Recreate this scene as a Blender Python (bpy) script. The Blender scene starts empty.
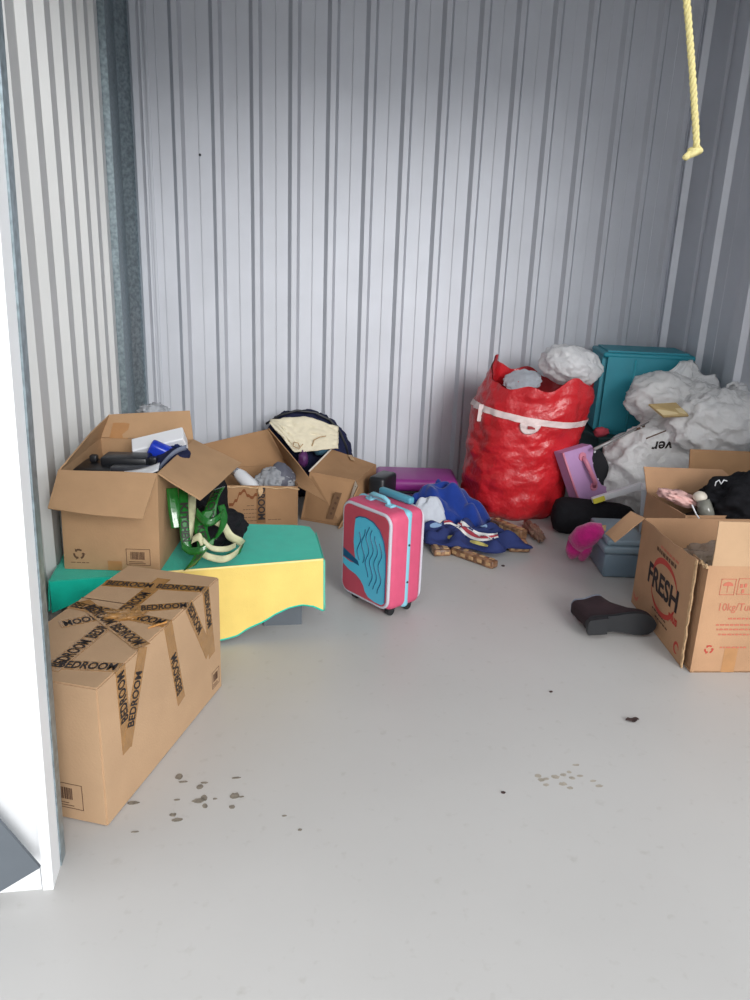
import bpy, bmesh, math, random
from mathutils import Vector, Matrix, noise
from mathutils.bvhtree import BVHTree

random.seed(7)
scene = bpy.context.scene
COL = scene.collection
V = Vector

# ------------------------------------------------------------------ camera
FPX, CAMH = 780.0, 1.42
YAW, PITCH, ROLL = math.radians(9.703), math.radians(17.596), math.radians(2.2265)
_F = V((math.sin(YAW)*math.cos(PITCH), math.cos(YAW)*math.cos(PITCH), -math.sin(PITCH)))
_R0 = V((math.cos(YAW), -math.sin(YAW), 0)); _U0 = _R0.cross(_F)
_R = _R0*math.cos(ROLL) + _U0*math.sin(ROLL)
_U = -_R0*math.sin(ROLL) + _U0*math.cos(ROLL)
CAM = V((0, 0, CAMH))
cd = bpy.data.cameras.new('camera'); cam = bpy.data.objects.new('camera', cd); COL.objects.link(cam)
cd.sensor_fit = 'VERTICAL'; cd.sensor_height = 24.0; cd.lens = FPX/1000*24.0; cd.clip_start = 0.02
mw = Matrix((( _R.x, _U.x, -_F.x, 0), (_R.y, _U.y, -_F.y, 0), (_R.z, _U.z, -_F.z, CAMH), (0, 0, 0, 1)))
cam.matrix_world = mw
scene.camera = cam

# ------------------------------------------------------------------ sky, sun, exposure
w = bpy.data.worlds.new('sky'); scene.world = w; w.use_nodes = True
bg = w.node_tree.nodes['Background']
bg.inputs[0].default_value = (0.965, 0.98, 1.0, 1); bg.inputs[1].default_value = 1.50
sd = bpy.data.lights.new('sun', 'SUN'); sun = bpy.data.objects.new('sun', sd); COL.objects.link(sun)
sd.energy = 1.75; sd.angle = math.radians(22); sd.color = (1.0, 0.99, 0.98)
SAZ, SEL = math.radians(14), math.radians(20)
sdir = V((math.sin(SAZ)*math.cos(SEL), -math.cos(SAZ)*math.cos(SEL), math.sin(SEL)))
sun.rotation_euler = sdir.to_track_quat('Z', 'Y').to_euler()
sun.location = (1.5, -4, 4)
vs = scene.view_settings
vs.view_transform = 'Standard'; vs.look = 'None'; vs.gamma = 1; vs.use_curve_mapping = False
vs.exposure = 0.11

# ------------------------------------------------------------------ pixel helpers (750 x 1000 frame)
def ray(u, v): return _R*((u-375)/FPX) + _U*((500-v)/FPX) + _F
def FL(u, v, z=0.0):
    d = ray(u, v); return CAM + d*((z-CAMH)/d.z)
def PY(u, v, Y):
    d = ray(u, v); return CAM + d*(Y/d.y)
def PP(u, v, p, n):
    d = ray(u, v); return CAM + d*((p-CAM).dot(n)/d.dot(n))

# ------------------------------------------------------------------ geometry helpers
class G:
    def __init__(s): s.v = []; s.f = []
    def add(s, vs, fs):
        o = len(s.v); s.v += [V(p) for p in vs]; s.f += [tuple(i+o for i in f) for f in fs]; return s
    def box(s, c, d, M=None):
        c = V(c); hx, hy, hz = d[0]/2, d[1]/2, d[2]/2
        ps = [V((x, y, z)) for z in (-hz, hz) for y in (-hy, hy) for x in (-hx, hx)]
        ps = [c + (M @ p if M else p) for p in ps]
        return s.hexa([ps[0], ps[1], ps[3], ps[2], ps[4], ps[5], ps[7], ps[6]])
    def hexa(s, p):   # 4 bottom ccw, 4 top ccw
        return s.add(p, [(3,2,1,0), (4,5,6,7), (0,1,5,4), (1,2,6,5), (2,3,7,6), (3,0,4,7)])
    def slab(s, q, t):
        q = [V(p) for p in q]; n = (q[2]-q[0]).cross(q[3]-q[1]).normalized()
        return s.hexa([p - n*t for p in q] + q)
    def rbox(s, c, d, r=.02, seg=3, M=None):
        bm = bmesh.new(); bmesh.ops.create_cube(bm, size=1)
        for v in bm.verts: v.co = V((v.co.x*d[0], v.co.y*d[1], v.co.z*d[2]))
        bmesh.ops.bevel(bm, geom=bm.edges[:], offset=r, segments=seg, profile=.5, affect='EDGES')
        return s.frombm(bm, c, M)
    def frombm(s, bm, c=(0,0,0), M=None):
        bm.verts.index_update(); c = V(c)
        s.add([c + (M @ v.co if M else v.co) for v in bm.verts], [[v.index for v in f.verts] for f in bm.faces])
        bm.free(); return s
    def prism(s, pts, ext):   # pts: 3d polygon, ext: vector
        n = len(pts); e = V(ext); pts = [V(p) for p in pts]
        return s.add(pts + [p+e for p in pts], [tuple(range(n))[::-1], tuple(range(n, 2*n))] + [(i, (i+1) % n, n+(i+1) % n, n+i) for i in range(n)])
    def tube(s, pts, r, n=8, closed=False):
        pts = [V(p) for p in pts]; N = len(pts); rs = r if isinstance(r, (list, tuple)) else [r]*N
        vs, fs = [], []; up = None
        for i, p in enumerate(pts):
            a = pts[(i-1) % N] if (closed or i > 0) else p
            b = pts[(i+1) % N] if (closed or i < N-1) else p
            t = (b-a).normalized()
            if up is None: up = t.orthogonal().normalized()
            up = (up - t*up.dot(t)); up = up.normalized() if up.length > 1e-6 else t.orthogonal().normalized()
            sd_ = t.cross(up)
            for k in range(n):
                an = 2*math.pi*k/n; vs.append(p + (up*math.cos(an) + sd_*math.sin(an))*rs[i])
        for i in range(N if closed else N-1):
            for k in range(n):
                j = (i+1) % N
                fs.append((i*n+k, i*n+(k+1) % n, j*n+(k+1) % n, j*n+k))
        if not closed: fs += [tuple(range(n))[::-1], tuple((N-1)*n+k for k in range(n))]
        return s.add(vs, fs)
    def grid(s, fn, nu, nv, cu=False):
        vs = [fn(i/(nu if cu else nu-1), j/(nv-1)) for j in range(nv) for i in range(nu)]
        fs = []
        for j in range(nv-1):
            for i in range(nu if cu else nu-1):
                i2 = (i+1) % nu
                fs.append((j*nu+i, j*nu+i2, (j+1)*nu+i2, (j+1)*nu+i))
        return s.add(vs, fs)
    def sheet(s, fn, nu, nv, t):     # closed thin sheet from a surface function
        P = [[V(fn(i/(nu-1), j/(nv-1))) for i in range(nu)] for j in range(nv)]
        vs = []; low = []
        for j in range(nv):
            for i in range(nu):
                a = P[j][min(i+1, nu-1)] - P[j][max(i-1, 0)]; b = P[min(j+1, nv-1)][i] - P[max(j-1, 0)][i]
                n = a.cross(b); n = n.normalized() if n.length > 1e-9 else V((0, 0, 1))
                vs.append(P[j][i]); low.append(P[j][i] - n*t)
        N = nu*nv; fs = []
        for j in range(nv-1):
            for i in range(nu-1):
                q = (j*nu+i, j*nu+i+1, (j+1)*nu+i+1, (j+1)*nu+i)
                fs.append(q); fs.append(tuple(k+N for k in q[::-1]))
        for i in range(nu-1):
            fs.append((i+1, i, N+i, N+i+1)); a = (nv-1)*nu; fs.append((a+i, a+i+1, N+a+i+1, N+a+i))
        for j in range(nv-1):
            fs.append((j*nu, (j+1)*nu, N+(j+1)*nu, N+j*nu)); b = nu-1
            fs.append(((j+1)*nu+b, j*nu+b, N+j*nu+b, N+(j+1)*nu+b))
        return s.add(vs+low, fs)
    def disc(s, c, nrm, r, h, n=12):
        nrm = V(nrm).normalized(); a = nrm.orthogonal().normalized(); b = nrm.cross(a)
        return s.prism([V(c) + (a*math.cos(2*math.pi*k/n) + b*math.sin(2*math.pi*k/n))*r for k in range(n)], nrm*h)

def text_geo(txt, size, o, xd, yd, off=.0006, bold=.0, proj=None, squash=1.0, center=True):
    cu = bpy.data.curves.new('txt', 'FONT'); cu.body = txt; cu.size = size; cu.resolution_u = 3; cu.offset = bold
    cu.align_x = 'CENTER' if center else 'LEFT'; cu.align_y = 'CENTER'
    ob = bpy.data.objects.new('txt', cu); COL.objects.link(ob)
    dg = bpy.context.evaluated_depsgraph_get(); me = bpy.data.meshes.new_from_object(ob.evaluated_get(dg))
    o, xd, yd = V(o), V(xd).normalized(), V(yd).normalized(); n = xd.cross(yd)
    g = G(); pts = []
    for v in me.vertices:
        p = o + xd*v.co.x*squash + yd*v.co.y + n*off
        if proj: p = proj(p, n)
        pts.append(p)
    g.add(pts, [tuple(p.vertices) for p in me.polygons])
    bpy.data.objects.remove(ob); bpy.data.curves.remove(cu); bpy.data.meshes.remove(me)
    return g

def fbm(p, o=3):
    a, r = 1.0, 0.0
    for _ in range(o):
        r += a*noise.noise(p); p = p*2.03 + V((3.1, 1.7, 5.3)); a *= .5
    return r
def crease(p, o=3):
    a, r = 1.0, 0.0
    for _ in range(o):
        r += a*(abs(noise.noise(p))*2 - .45); p = p*1.9 + V((7.1, 2.7, 4.3)); a *= .5
    return r

def blob(c, rad, seed=0, amp=.12, fr=2.2, cr=.1, cfr=3.0, sub=4, zmin=None, M=None, pw=1.0):
    bm = bmesh.new(); bmesh.ops.create_icosphere(bm, subdivisions=sub, radius=1); c = V(c); sv = V((seed*3.17, seed*1.31, seed*7.7))
    for v in bm.verts:
        n = v.co.normalized()
        q = V([math.copysign(abs(k)**pw, k) for k in n])
        k = 1 + amp*fbm(n*fr + sv) + cr*crease(n*cfr + sv*2)
        p = V((q.x*rad[0], q.y*rad[1], q.z*rad[2]))*k
        if M: p = M @ p
        p = c + p
        if zmin is not None and p.z < zmin: p.z = zmin + .0005*noise.noise(p*9)
        v.co = p
    return G().frombm(bm)

def tess(g):
    return BVHTree.FromPolygons([tuple(p) for p in g.v], g.f)

# ------------------------------------------------------------------ object helpers
WM = {}
def thing(name, label, cat, loc=(0,0,0), rotz=0.0, group=None, kind=None):
    o = bpy.data.objects.new(name, None); COL.objects.link(o); o.empty_display_size = .05
    o.location = loc; o.rotation_euler = (0, 0, rotz)
    if kind: o['kind'] = kind
    if label: o['label'] = label
    if cat: o['category'] = cat
    if group: o['group'] = group
    WM[o] = Matrix.Translation(V(loc)) @ Matrix.Rotation(rotz, 4, 'Z')
    return o
def obj(name, g, mat, parent=None, smooth=False, local=False, label=None, cat=None, group=None, kind=None, base=None):
    if parent is not None: m = WM[parent]
    elif base is not None: m = Matrix.Translation(V(base))
    else: m = Matrix.Identity(4)
    me = bpy.data.meshes.new(name)
    vs = g.v if local else [m.inverted() @ p for p in g.v]
    me.from_pydata([tuple(p) for p in vs], [], [tuple(f) for f in g.f]); me.update()
    bm = bmesh.new(); bm.from_mesh(me); bmesh.ops.recalc_face_normals(bm, faces=bm.faces[:]); bm.to_mesh(me); bm.free()
    if smooth:
        for p in me.polygons: p.use_smooth = True
        if smooth is not True:
            me.set_sharp_from_angle(angle=math.radians(smooth))
    me.materials.append(mat)
    o = bpy.data.objects.new(name, me); COL.objects.link(o)
    if parent is not None: o.parent = parent
    else: o.matrix_world = m
    WM[o] = m
    for k, v in (('label', label), ('category', cat), ('group', group), ('kind', kind)):
        if v: o[k] = v
    return o

# ------------------------------------------------------------------ materials
def srgb(r, g, b):
    f = lambda c: (c/255/12.92) if c/255 <= .04045 else ((c/255+.055)/1.055)**2.4
    return (f(r), f(g), f(b), 1)
def mat(name, rgb, rough=.6, metal=0.0, var=.0, vs=8.0, bump=0.0, bs=60.0, spec=.5, detail=4, vrgb=None, stretch=None, coat=0.0, sheen=0.0):
    m = bpy.data.materials.new(name); m.use_nodes = True; nt = m.node_tree; N = nt.nodes; L = nt.links
    b = N['Principled BSDF']; b.inputs['Roughness'].default_value = rough; b.inputs['Metallic'].default_value = metal
    b.inputs['Specular IOR Level'].default_value = spec; b.inputs['Coat Weight'].default_value = coat; b.inputs['Sheen Weight'].default_value = sheen
    c = srgb(*rgb); b.inputs['Base Color'].default_value = c
    tc = N.new('ShaderNodeTexCoord'); src = tc.outputs['Object']
    if stretch:
        mp = N.new('ShaderNodeMapping'); mp.inputs['Scale'].default_value = stretch; L.new(src, mp.inputs[0]); src = mp.outputs[0]
    if var > 0:
        n = N.new('ShaderNodeTexNoise'); n.inputs['Scale'].default_value = vs; n.inputs['Detail'].default_value = detail; L.new(src, n.inputs['Vector'])
        cr = N.new('ShaderNodeValToRGB'); cr.color_ramp.elements[0].position = .3; cr.color_ramp.elements[1].position = .7
        c2 = srgb(*vrgb) if vrgb else c
        lo = tuple(max(0, k*(1-var)) for k in c2[:3]) + (1,); hi = tuple(min(1, k*(1+var*.6)) for k in c[:3]) + (1,)
        cr.color_ramp.elements[0].color = lo; cr.color_ramp.elements[1].color = hi
        L.new(n.outputs['Fac'], cr.inputs[0]); L.new(cr.outputs[0], b.inputs['Base Color'])
    if bump > 0:
        n2 = N.new('ShaderNodeTexNoise'); n2.inputs['Scale'].default_value = bs; n2.inputs['Detail'].default_value = 3; L.new(src, n2.inputs['Vector'])
        bp = N.new('ShaderNodeBump'); bp.inputs['Strength'].default_value = bump; bp.inputs['Distance'].default_value = .01
        L.new(n2.outputs['Fac'], bp.inputs['Height']); L.new(bp.outputs[0], b.inputs['Normal'])
    return m
def film(name, rgb, transp=.15, transl=.45, rough=.35, bump=.3, bs=18):
    m = bpy.data.materials.new(name); m.use_nodes = True; nt = m.node_tree; N = nt.nodes; L = nt.links
    b = N['Principled BSDF']; b.inputs['Base Color'].default_value = srgb(*rgb); b.inputs['Roughness'].default_value = rough
    out = N['Material Output']
    tl = N.new('ShaderNodeBsdfTranslucent'); tl.inputs[0].default_value = srgb(*rgb)
    tp = N.new('ShaderNodeBsdfTransparent'); a = N.new('ShaderNodeMixShader'); c = N.new('ShaderNodeMixShader')
    a.inputs[0].default_value = transl; c.inputs[0].default_value = transp
    L.new(b.outputs[0], a.inputs[1]); L.new(tl.outputs[0], a.inputs[2]); L.new(a.outputs[0], c.inputs[1]); L.new(tp.outputs[0], c.inputs[2]); L.new(c.outputs[0], out.inputs[0])
    tc = N.new('ShaderNodeTexCoord'); n2 = N.new('ShaderNodeTexNoise'); n2.inputs['Scale'].default_value = bs; n2.inputs['Detail'].default_value = 5
    n2.inputs['Distortion'].default_value = 1.2
    bp = N.new('ShaderNodeBump'); bp.inputs['Strength'].default_value = bump; bp.inputs['Distance'].default_value = .03
    L.new(tc.outputs['Object'], n2.inputs['Vector']); L.new(n2.outputs['Fac'], bp.inputs['Height']); L.new(bp.outputs[0], b.inputs['Normal'])
    return m

M_sheet = mat('galvalume sheet', (200, 203, 210), .55, .38, .06, 3.0, .04, 120)
M_sheetl = mat('off white steel sheet', (214, 215, 214), .5, .12, .03, 3.0)
M_galv = mat('galvanised steel', (150, 164, 170), .38, .7, .28, 55, .03, 90, detail=1)
M_white = mat('white painted steel', (238, 240, 242), .45, 0, .02, 5)
M_head = mat('grey ceiling sheet', (150, 152, 156), .6, .2)
M_screw = mat('screw', (60, 62, 68), .5, .6)
M_card = mat('cardboard', (176, 142, 108), .85, 0, .10, 7, .12, 160, spec=.2)
M_card2 = mat('cardboard pale', (186, 154, 122), .85, 0, .08, 6, .12, 160, spec=.2)
M_card3 = mat('cardboard brown', (164, 128, 94), .85, 0, .12, 6, .12, 160, spec=.2)
M_card4 = mat('cardboard orange brown', (178, 140, 108), .85, 0, .12, 6, .12, 160, spec=.2)
M_torn = mat('torn cardboard', (205, 172, 134), .95, 0, .2, 60, .5, 140, spec=.1)
M_ink = mat('black ink', (32, 24, 24), .6)
M_inkb = mat('brown ink', (92, 66, 48), .8)
M_inkr = mat('red ink', (178, 62, 52), .8)
M_inkr2 = mat('faded red ink', (186, 106, 84), .85)
M_tape = mat('orange brown tape', (160, 118, 68), .22, 0, .12, 30, .15, 40, coat=.5)
M_tape2 = mat('packing tape tan', (172, 126, 82), .3, 0, .1, 20)
M_gtape = mat('green printed tape', (30, 102, 38), .2, 0, .3, 25, .2, 40, coat=.6)
M_gback = mat('tape backing', (186, 186, 150), .5, 0, .25, 30)
M_teal = mat('teal green cloth', (12, 196, 170), .85, 0, .06, 20, .25, 300, spec=.2, sheen=.2)
M_yellow = mat('yellow cloth', (230, 202, 116), .85, 0, .05, 12, .25, 260, spec=.2)
M_pipe = mat('green piping', (120, 190, 130), .8)
M_dark = mat('dark grey board', (92, 99, 106), .7, 0, .06, 10)
M_black = mat('black plastic', (30, 32, 36), .4)
M_blackc = mat('black cloth', (26, 26, 30), .9, 0, .2, 30, .4, 200, spec=.2)
M_navy = mat('navy cloth', (34, 38, 66), .9, 0, .2, 20, .3, 160, spec=.2)
M_royal = mat('royal blue cloth', (28, 58, 140), .9, 0, .15, 20, .3, 200, spec=.2, sheen=.3)
M_cream = mat('cream cloth', (222, 214, 190), .9, 0, .06, 15, .3, 120, spec=.2)
M_cloudc = mat('pale grey cloth', (196, 202, 212), .9, 0, .08, 15, .3, 120, spec=.2)
M_skyc = mat('light blue cloth', (132, 160, 194), .9, 0, .1, 15, .3, 120, spec=.2)
M_redc = mat('red cloth', (176, 62, 76), .9)
M_wc = mat('white cloth', (230, 230, 228), .9, 0, .04, 20)
M_pink = mat('pink suitcase fabric', (206, 82, 116), .6, 0, .06, 20, .2, 300)
M_rpink = mat('red pink panel', (184, 66, 84), .45, 0, .1, 10, .05, 100)
M_lblue = mat('light blue trim', (128, 190, 208), .55)
M_motif = mat('blue print', (84, 176, 206), .5)
M_motifd = mat('dark blue print', (26, 74, 112), .5)
M_gpipe = mat('grey piping', (190, 190, 200), .5)
M_purple = mat('purple shell', (140, 44, 130), .45, 0, .08, 10)
M_dpurple = mat('dark purple', (84, 40, 92), .5)
M_red = mat('red woven plastic', (196, 34, 42), .36, 0, .12, 9, .5, 55, coat=.15)
M_band = mat('white webbing', (226, 206, 204), .7, 0, .08, 40)
M_tealtub = mat('teal plastic', (30, 140, 158), .5, 0, .06, 8)
M_tealtub2 = mat('teal plastic edge', (62, 164, 180), .5)
M_dgreen = mat('dark green plastic', (34, 74, 76), .5)
M_lilac = mat('lilac plastic', (182, 142, 188), .5, 0, .06, 10)
M_lpink = mat('dusty pink plastic', (206, 128, 150), .5)
M_magenta = mat('magenta plush', (184, 32, 118), .95, 0, .2, 40, .5, 150, spec=.1, sheen=.4)
M_bin = mat('grey blue plastic', (104, 122, 136), .35, 0, .06, 8)
M_binlid = mat('grey blue lid', (120, 138, 150), .4)
M_wplast = mat('white plastic', (222, 224, 228), .35)
M_yel = mat('yellow sticker', (214, 204, 70), .6)
M_clear = film('clear film', (196, 200, 206), .35, .2, .15, .5, 30)
M_bag = film('white bag film', (250, 250, 250), .05, .30, .30, .7, 15)
M_bagc = film('cloudy bag film', (250, 250, 250), .18, .35, .24, .7, 15)
M_rope = mat('yellow rope', (204, 192, 132), .6, 0, .15, 200, .3, 600)
M_boot = mat('dark maroon suede', (42, 24, 30), .9, 0, .2, 60, .3, 200)
M_sole = mat('black rubber sole', (25, 27, 31), .6, 0, .1, 40)
M_lining = mat('grey boot lining', (120, 126, 140), .9)
M_pack = mat('brown printed packet', (150, 112, 82), .35, 0, .45, 38, .2, 60, vrgb=(92, 56, 40), coat=.3)
M_packt = mat('tan label', (186, 152, 110), .5, 0, .3, 60)
M_olive = mat('pale yellow print', (206, 194, 110), .6, 0, .3, 40)
M_kraft = mat('kraft paper', (178, 154, 108), .8, 0, .08, 12)
M_mud = mat('dried mud', (128, 121, 110), .95, 0, .4, 90)
M_ring = mat('pale brown stain', (164, 157, 145), .8, 0, .2, 60)
M_leaf = mat('dark dry leaf', (58, 42, 40), .9)
M_blue = mat('bright blue film', (34, 62, 190), .25, 0, .2, 20)
M_metalw = mat('grey rod', (150, 150, 150), .4, .4)

# floor: sealed concrete
def floor_mat():
    m = mat('sealed concrete', (187, 186, 184), .42, 0, .05, 1.3, .03, 35, spec=.4)
    nt = m.node_tree; N = nt.nodes; L = nt.links; b = N['Principled BSDF']
    tc = N['Texture Coordinate']; n = N.new('ShaderNodeTexNoise'); n.inputs['Scale'].default_value = 26; n.inputs['Detail'].default_value = 6
    L.new(tc.outputs['Object'], n.inputs['Vector'])
    cr = N.new('ShaderNodeValToRGB'); cr.color_ramp.elements[0].position = .62; cr.color_ramp.elements[1].position = .80
    cr.color_ramp.elements[0].color = (1, 1, 1, 1); cr.color_ramp.elements[1].color = (.86, .85, .83, 1)
    L.new(n.outputs['Fac'], cr.inputs[0])
    mx = N.new('ShaderNodeMix'); mx.data_type = 'RGBA'; mx.blend_type = 'MULTIPLY'; mx.inputs[0].default_value = 1
    src = b.inputs['Base Color'].links[0].from_socket
    L.new(src, mx.inputs[6]); L.new(cr.outputs[0], mx.inputs[7]); L.new(mx.outputs[2], b.inputs['Base Color'])
    n3 = N.new('ShaderNodeTexNoise'); n3.inputs['Scale'].default_value = 4; L.new(tc.outputs['Object'], n3.inputs['Vector'])
    mr = N.new('ShaderNodeMapRange'); mr.inputs[3].default_value = .3; mr.inputs[4].default_value = .55
    L.new(n3.outputs['Fac'], mr.inputs[0]); L.new(mr.outputs[0], b.inputs['Roughness'])
    return m
M_floor = floor_mat()

# ================================================================== THE UNIT
XL, XR, YB, YD, ZC = -0.72, 2.717, 4.816, 1.538, 3.05
flo = obj('floor', G().box((1.0, -0.6, -.05), (16, 12.4, .1)), M_floor, kind='structure')
# ---- corrugated sheets -------------------------------------------------
def profile(start, end, anchor, period, crest, run, depth, seam=None):
    """list of (s, d): s along the wall, d = how far proud of the pan"""
    pts = [(start, 0)]; k = math.floor((start-anchor)/period)
    while True:
        a = anchor + k*period; k += 1
        if a > end: break
        seq = [(a, 0), (a+run, depth), (a+run+crest, depth), (a+2*run+crest, 0)]
        if seam: 
            q = a + 2*run + crest + seam*(period-2*run-crest)
            seq += [(q-.003, 0), (q, .0018), (q+.003, 0)]
        for s_, d_ in seq:
            if start < s_ < end: pts.append((s_, d_))
    pts.append((end, 0)); return pts
def corrugated(name, mapf, start, end, cut, mt=None, **kw):
    root = thing(name, None, None, loc=mapf((start+end)/2, 0, 0), kind='structure')
    a = start; ns = cut
    while a < end - .01:
        b = min(a + ns, end)
        pr = profile(a, b, **kw)
        g = G(); n = len(pr)
        lo = [mapf(s, d, 0) for s, d in pr] + [mapf(b, -.02, 0), mapf(a, -.02, 0)]
        g.prism(lo, (0, 0, ZC)); obj('wall_panel', g, mt or M_sheet, root)
        a = b
    return root
S = 0.21194
wb = corrugated('wall_back', lambda s, d, z: V((s, YB-d, z)), XL, XR, S*4, anchor=-0.353-.0345, period=S, crest=.030, run=.020, depth=.027, seam=.52)
wl = corrugated('wall_left', lambda s, d, z: V((XL+d, s, z)), YD+.0, YB, .264*4, mt=M_sheetl, anchor=4.33-.264*12, period=.264, crest=.095, run=.014, depth=.033)
wr = corrugated('wall_right', lambda s, d, z: V((XR-d, s, z)), YD, YB, .40*3, anchor=4.37-.4*9, period=.40, crest=.10, run=.02, depth=.033, seam=.6)
for (u, v) in ((674, 245), (200, 155), (652, 120), (569, 236)):
    p = PY(u, v, YB); obj('screw', G().disc((p.x, YB-.001, p.z), (0, -1, 0), .007, .006, 8), M_screw, wb)
for (Y_, z_) in ((4.12, 1.09), (4.12, 2.2)):
    obj('screw', G().disc((XR-.001, Y_, z_), (-1, 0, 0), .008, .006, 8), M_screw, wr)
# ---- corner posts (galvanised)
g = G(); g.prism([(XL, 4.46, 0), (-.655, 4.46, 0), (-.652, 4.74, 0), (-.605, 4.785, 0), (-.59, 4.815, 0), (XL, 4.815, 0)], (0, 0, ZC))
trim1 = obj('trim_1', g, M_galv, kind='structure')
g = G()
for k in range(3): g.box((-.555+.026*k, 4.806, ZC/2), (.012, .018, ZC))
obj('post_rib', g, M_sheet, trim1)
g = G(); g.prism([(2.655, 4.815, 0), (2.655, 4.79, 0), (2.695, 4.775, 0), (2.697, 4.575, 0), (XR, 4.57, 0), (XR, 4.815, 0)], (0, 0, ZC))
obj('trim_2', g, M_sheet, kind='structure')
# ---- ceiling and front wall with the door opening
obj('ceiling', G().box(((XL+XR)/2, (YD+YB)/2, ZC+.03), (XR-XL+.1, YB-YD+.1, .06)), M_head, kind='structure')
DR, DH = 2.66, 2.95
LEAN = .021
def jx(x, z): return x + LEAN*z
g = G()
g.hexa([(-3.2, YD, 0), (-.452, YD, 0), (-.452, YD+.06, 0), (-3.2, YD+.06, 0), (-3.2, YD, ZC+.06), (jx(-.452, DH), YD, ZC+.06), (jx(-.452, DH), YD+.06, ZC+.06), (-3.2, YD+.06, ZC+.06)])
g.box(((DR+5.5)/2, YD+.03, ZC/2+.03), (5.5-DR, .06, ZC+.06))
g.box(((DR-.44)/2, YD+.03, (DH+ZC+.06)/2), (DR+.44+.2, .06, ZC+.06-DH))
wf = obj('wall_front', g, M_white, kind='structure')
# left jamb trim: proud strip, base strip, galvanised track behind it
g = G(); g.hexa([(-.475, YD-.012, 0), (-.4515, YD-.012, 0), (-.4515, YD+.001, 0), (-.475, YD+.001, 0), (jx(-.475, DH), YD-.012, DH), (jx(-.4515, DH), YD-.012, DH), (jx(-.4515, DH), YD+.001, DH), (jx(-.475, DH), YD+.001, DH)])
t3 = obj('trim_3', g, M_white, kind='structure')
obj('base_strip', G().box((-.815, YD-.004, .03), (.674, .008, .06)), M_white, t3)
g = G(); g.hexa([(-.482, YD+.061, 0), (-.449, YD+.061, 0), (-.449, YD+.10, 0), (-.482, YD+.10, 0), (jx(-.482, DH), YD+.061, DH), (jx(-.449, DH), YD+.061, DH), (jx(-.449, DH), YD+.10, DH), (jx(-.482, DH), YD+.10, DH)])
obj('door_track', g, M_galv, t3)
# ---- marks on the floor
def mark_geo(items, h=.0012):
    g = G()
    for (u, v, a, b, k) in items:
        c = FL(u, v); n = 12
        g.prism([c + V((a*math.cos(t)*(1+.45*noise.noise(V((k*3.1, math.cos(t)*2, math.sin(t)*2)))), b*math.sin(t)*(1+.45*noise.noise(V((k*1.7, math.sin(t)*2, math.cos(t)*2)))), .0002)) for t in [2*math.pi*i/n for i in range(n)]], (0, 0, h))
    return g
mud = [(179, 777, .010, .012, 1), (183, 782, .012, .004, 2), (200, 787, .009, .01, 3), (204, 783, .01, .004, 4), (198, 801, .016, .010, 5), (204, 798, .010, .012, 6), (205, 806, .007, .009, 7), (235, 796, .013, .012, 8),
       (241, 797, .008, .003, 9), (232, 807, .008, .007, 10), (177, 800, .008, .004, 11), (173, 815, .009, .007, 12), (177, 820, .013, .007, 13), (236, 778, .012, .004, 14), (215, 799, .006, .003, 15), (133, 803, .015, .007, 16),
       (284, 816, .006, .003, 17), (300, 830, .005, .004, 18), (135, 832, .010, .003, 19)]
obj('dried_mud', mark_geo(mud), M_mud, flo, kind='stuff')
rg = [(538, 776, .010, .008, 1), (541, 780, .009, .008, 2), (546, 779, .010, .006, 3), (555, 777, .012, .009, 4), (563, 775, .010, .007, 5), (569, 772, .008, .006, 6), (572, 778, .009, .007, 7), (563, 784, .012, .008, 8),
      (546, 785, .009, .006, 9), (570, 788, .009, .006, 10), (580, 776, .010, .006, 11), (576, 765, .011, .005, 12), (593, 781, .009, .005, 13), (599, 786, .011, .006, 14)]
obj('water_stain', mark_geo(rg, .0004), M_ring, flo, kind='stuff')
obj('black_speck', mark_geo([(503, 566, .008, .008, 2), (551, 692, .006, .004, 3), (503, 793, .006, .004, 4)], .003), M_leaf, flo, kind='stuff')
c = FL(632, 721); g = G()
g.sheet(lambda a, b: c + V(((a-.5)*.045, (b-.5)*.022*math.sin(math.pi*min(max(a, .03), .97))**.7, .004+.006*abs(b-.5)+.003*math.sin(a*9))), 11, 5, .0015)
obj('dry_leaf', g, M_leaf, label='small curled dark dry leaf lying alone on the open concrete', cat='leaf', base=c)

# ---- grey board leaning at the jamb
p0 = PY(40, 868, 1.47); dl = V((-.84, 0, -.545)).normalized(); du = V((-.50, .04, .866)).normalized()
L1 = p0.z/.545*1.0
q = [p0 + dl*L1, p0, p0 + du*.46, p0 + dl*L1 + du*.46]
q[0].z = max(q[0].z, .004)
bd = obj('grey_board', G().slab(q, .008), M_dark, label='dark grey board propped on its corner against the white door jamb', cat='board', base=(q[0].x, q[0].y, 0))

# ================================================================== CARDBOARD BOXES
def lerp(a, b, t): return a + (b-a)*t
def open_box(root, b, t, th, mt, bottom=True, name='body'):
    """four walls and a bottom between bottom corners b[0..3] and top corners t[0..3] (ccw from above), th thick"""
    b = [V(p) for p in b]; t = [V(p) for p in t]; g = G()
    cb = sum(b, V())/4; ct = sum(t, V())/4
    def inn(p, c):
        d = V((c.x-p.x, c.y-p.y, 0)).normalized(); return p + d*th*1.42
    bi = [inn(p, cb) for p in b]; ti = [inn(p, ct) for p in t]
    vs = b + t + bi + ti; fs = []
    for i in range(4):
        j = (i+1) % 4
        fs += [(i, j, 4+j, 4+i), (8+j, 8+i, 12+i, 12+j), (4+i, 4+j, 12+j, 12+i)]
    bi2 = [p + V((0, 0, th)) for p in bi]
    vs += bi2
    fs += [(3, 2, 1, 0), (16, 17, 18, 19)]
    g.add(vs, fs)
    return obj(name, g, mt, root)
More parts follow.
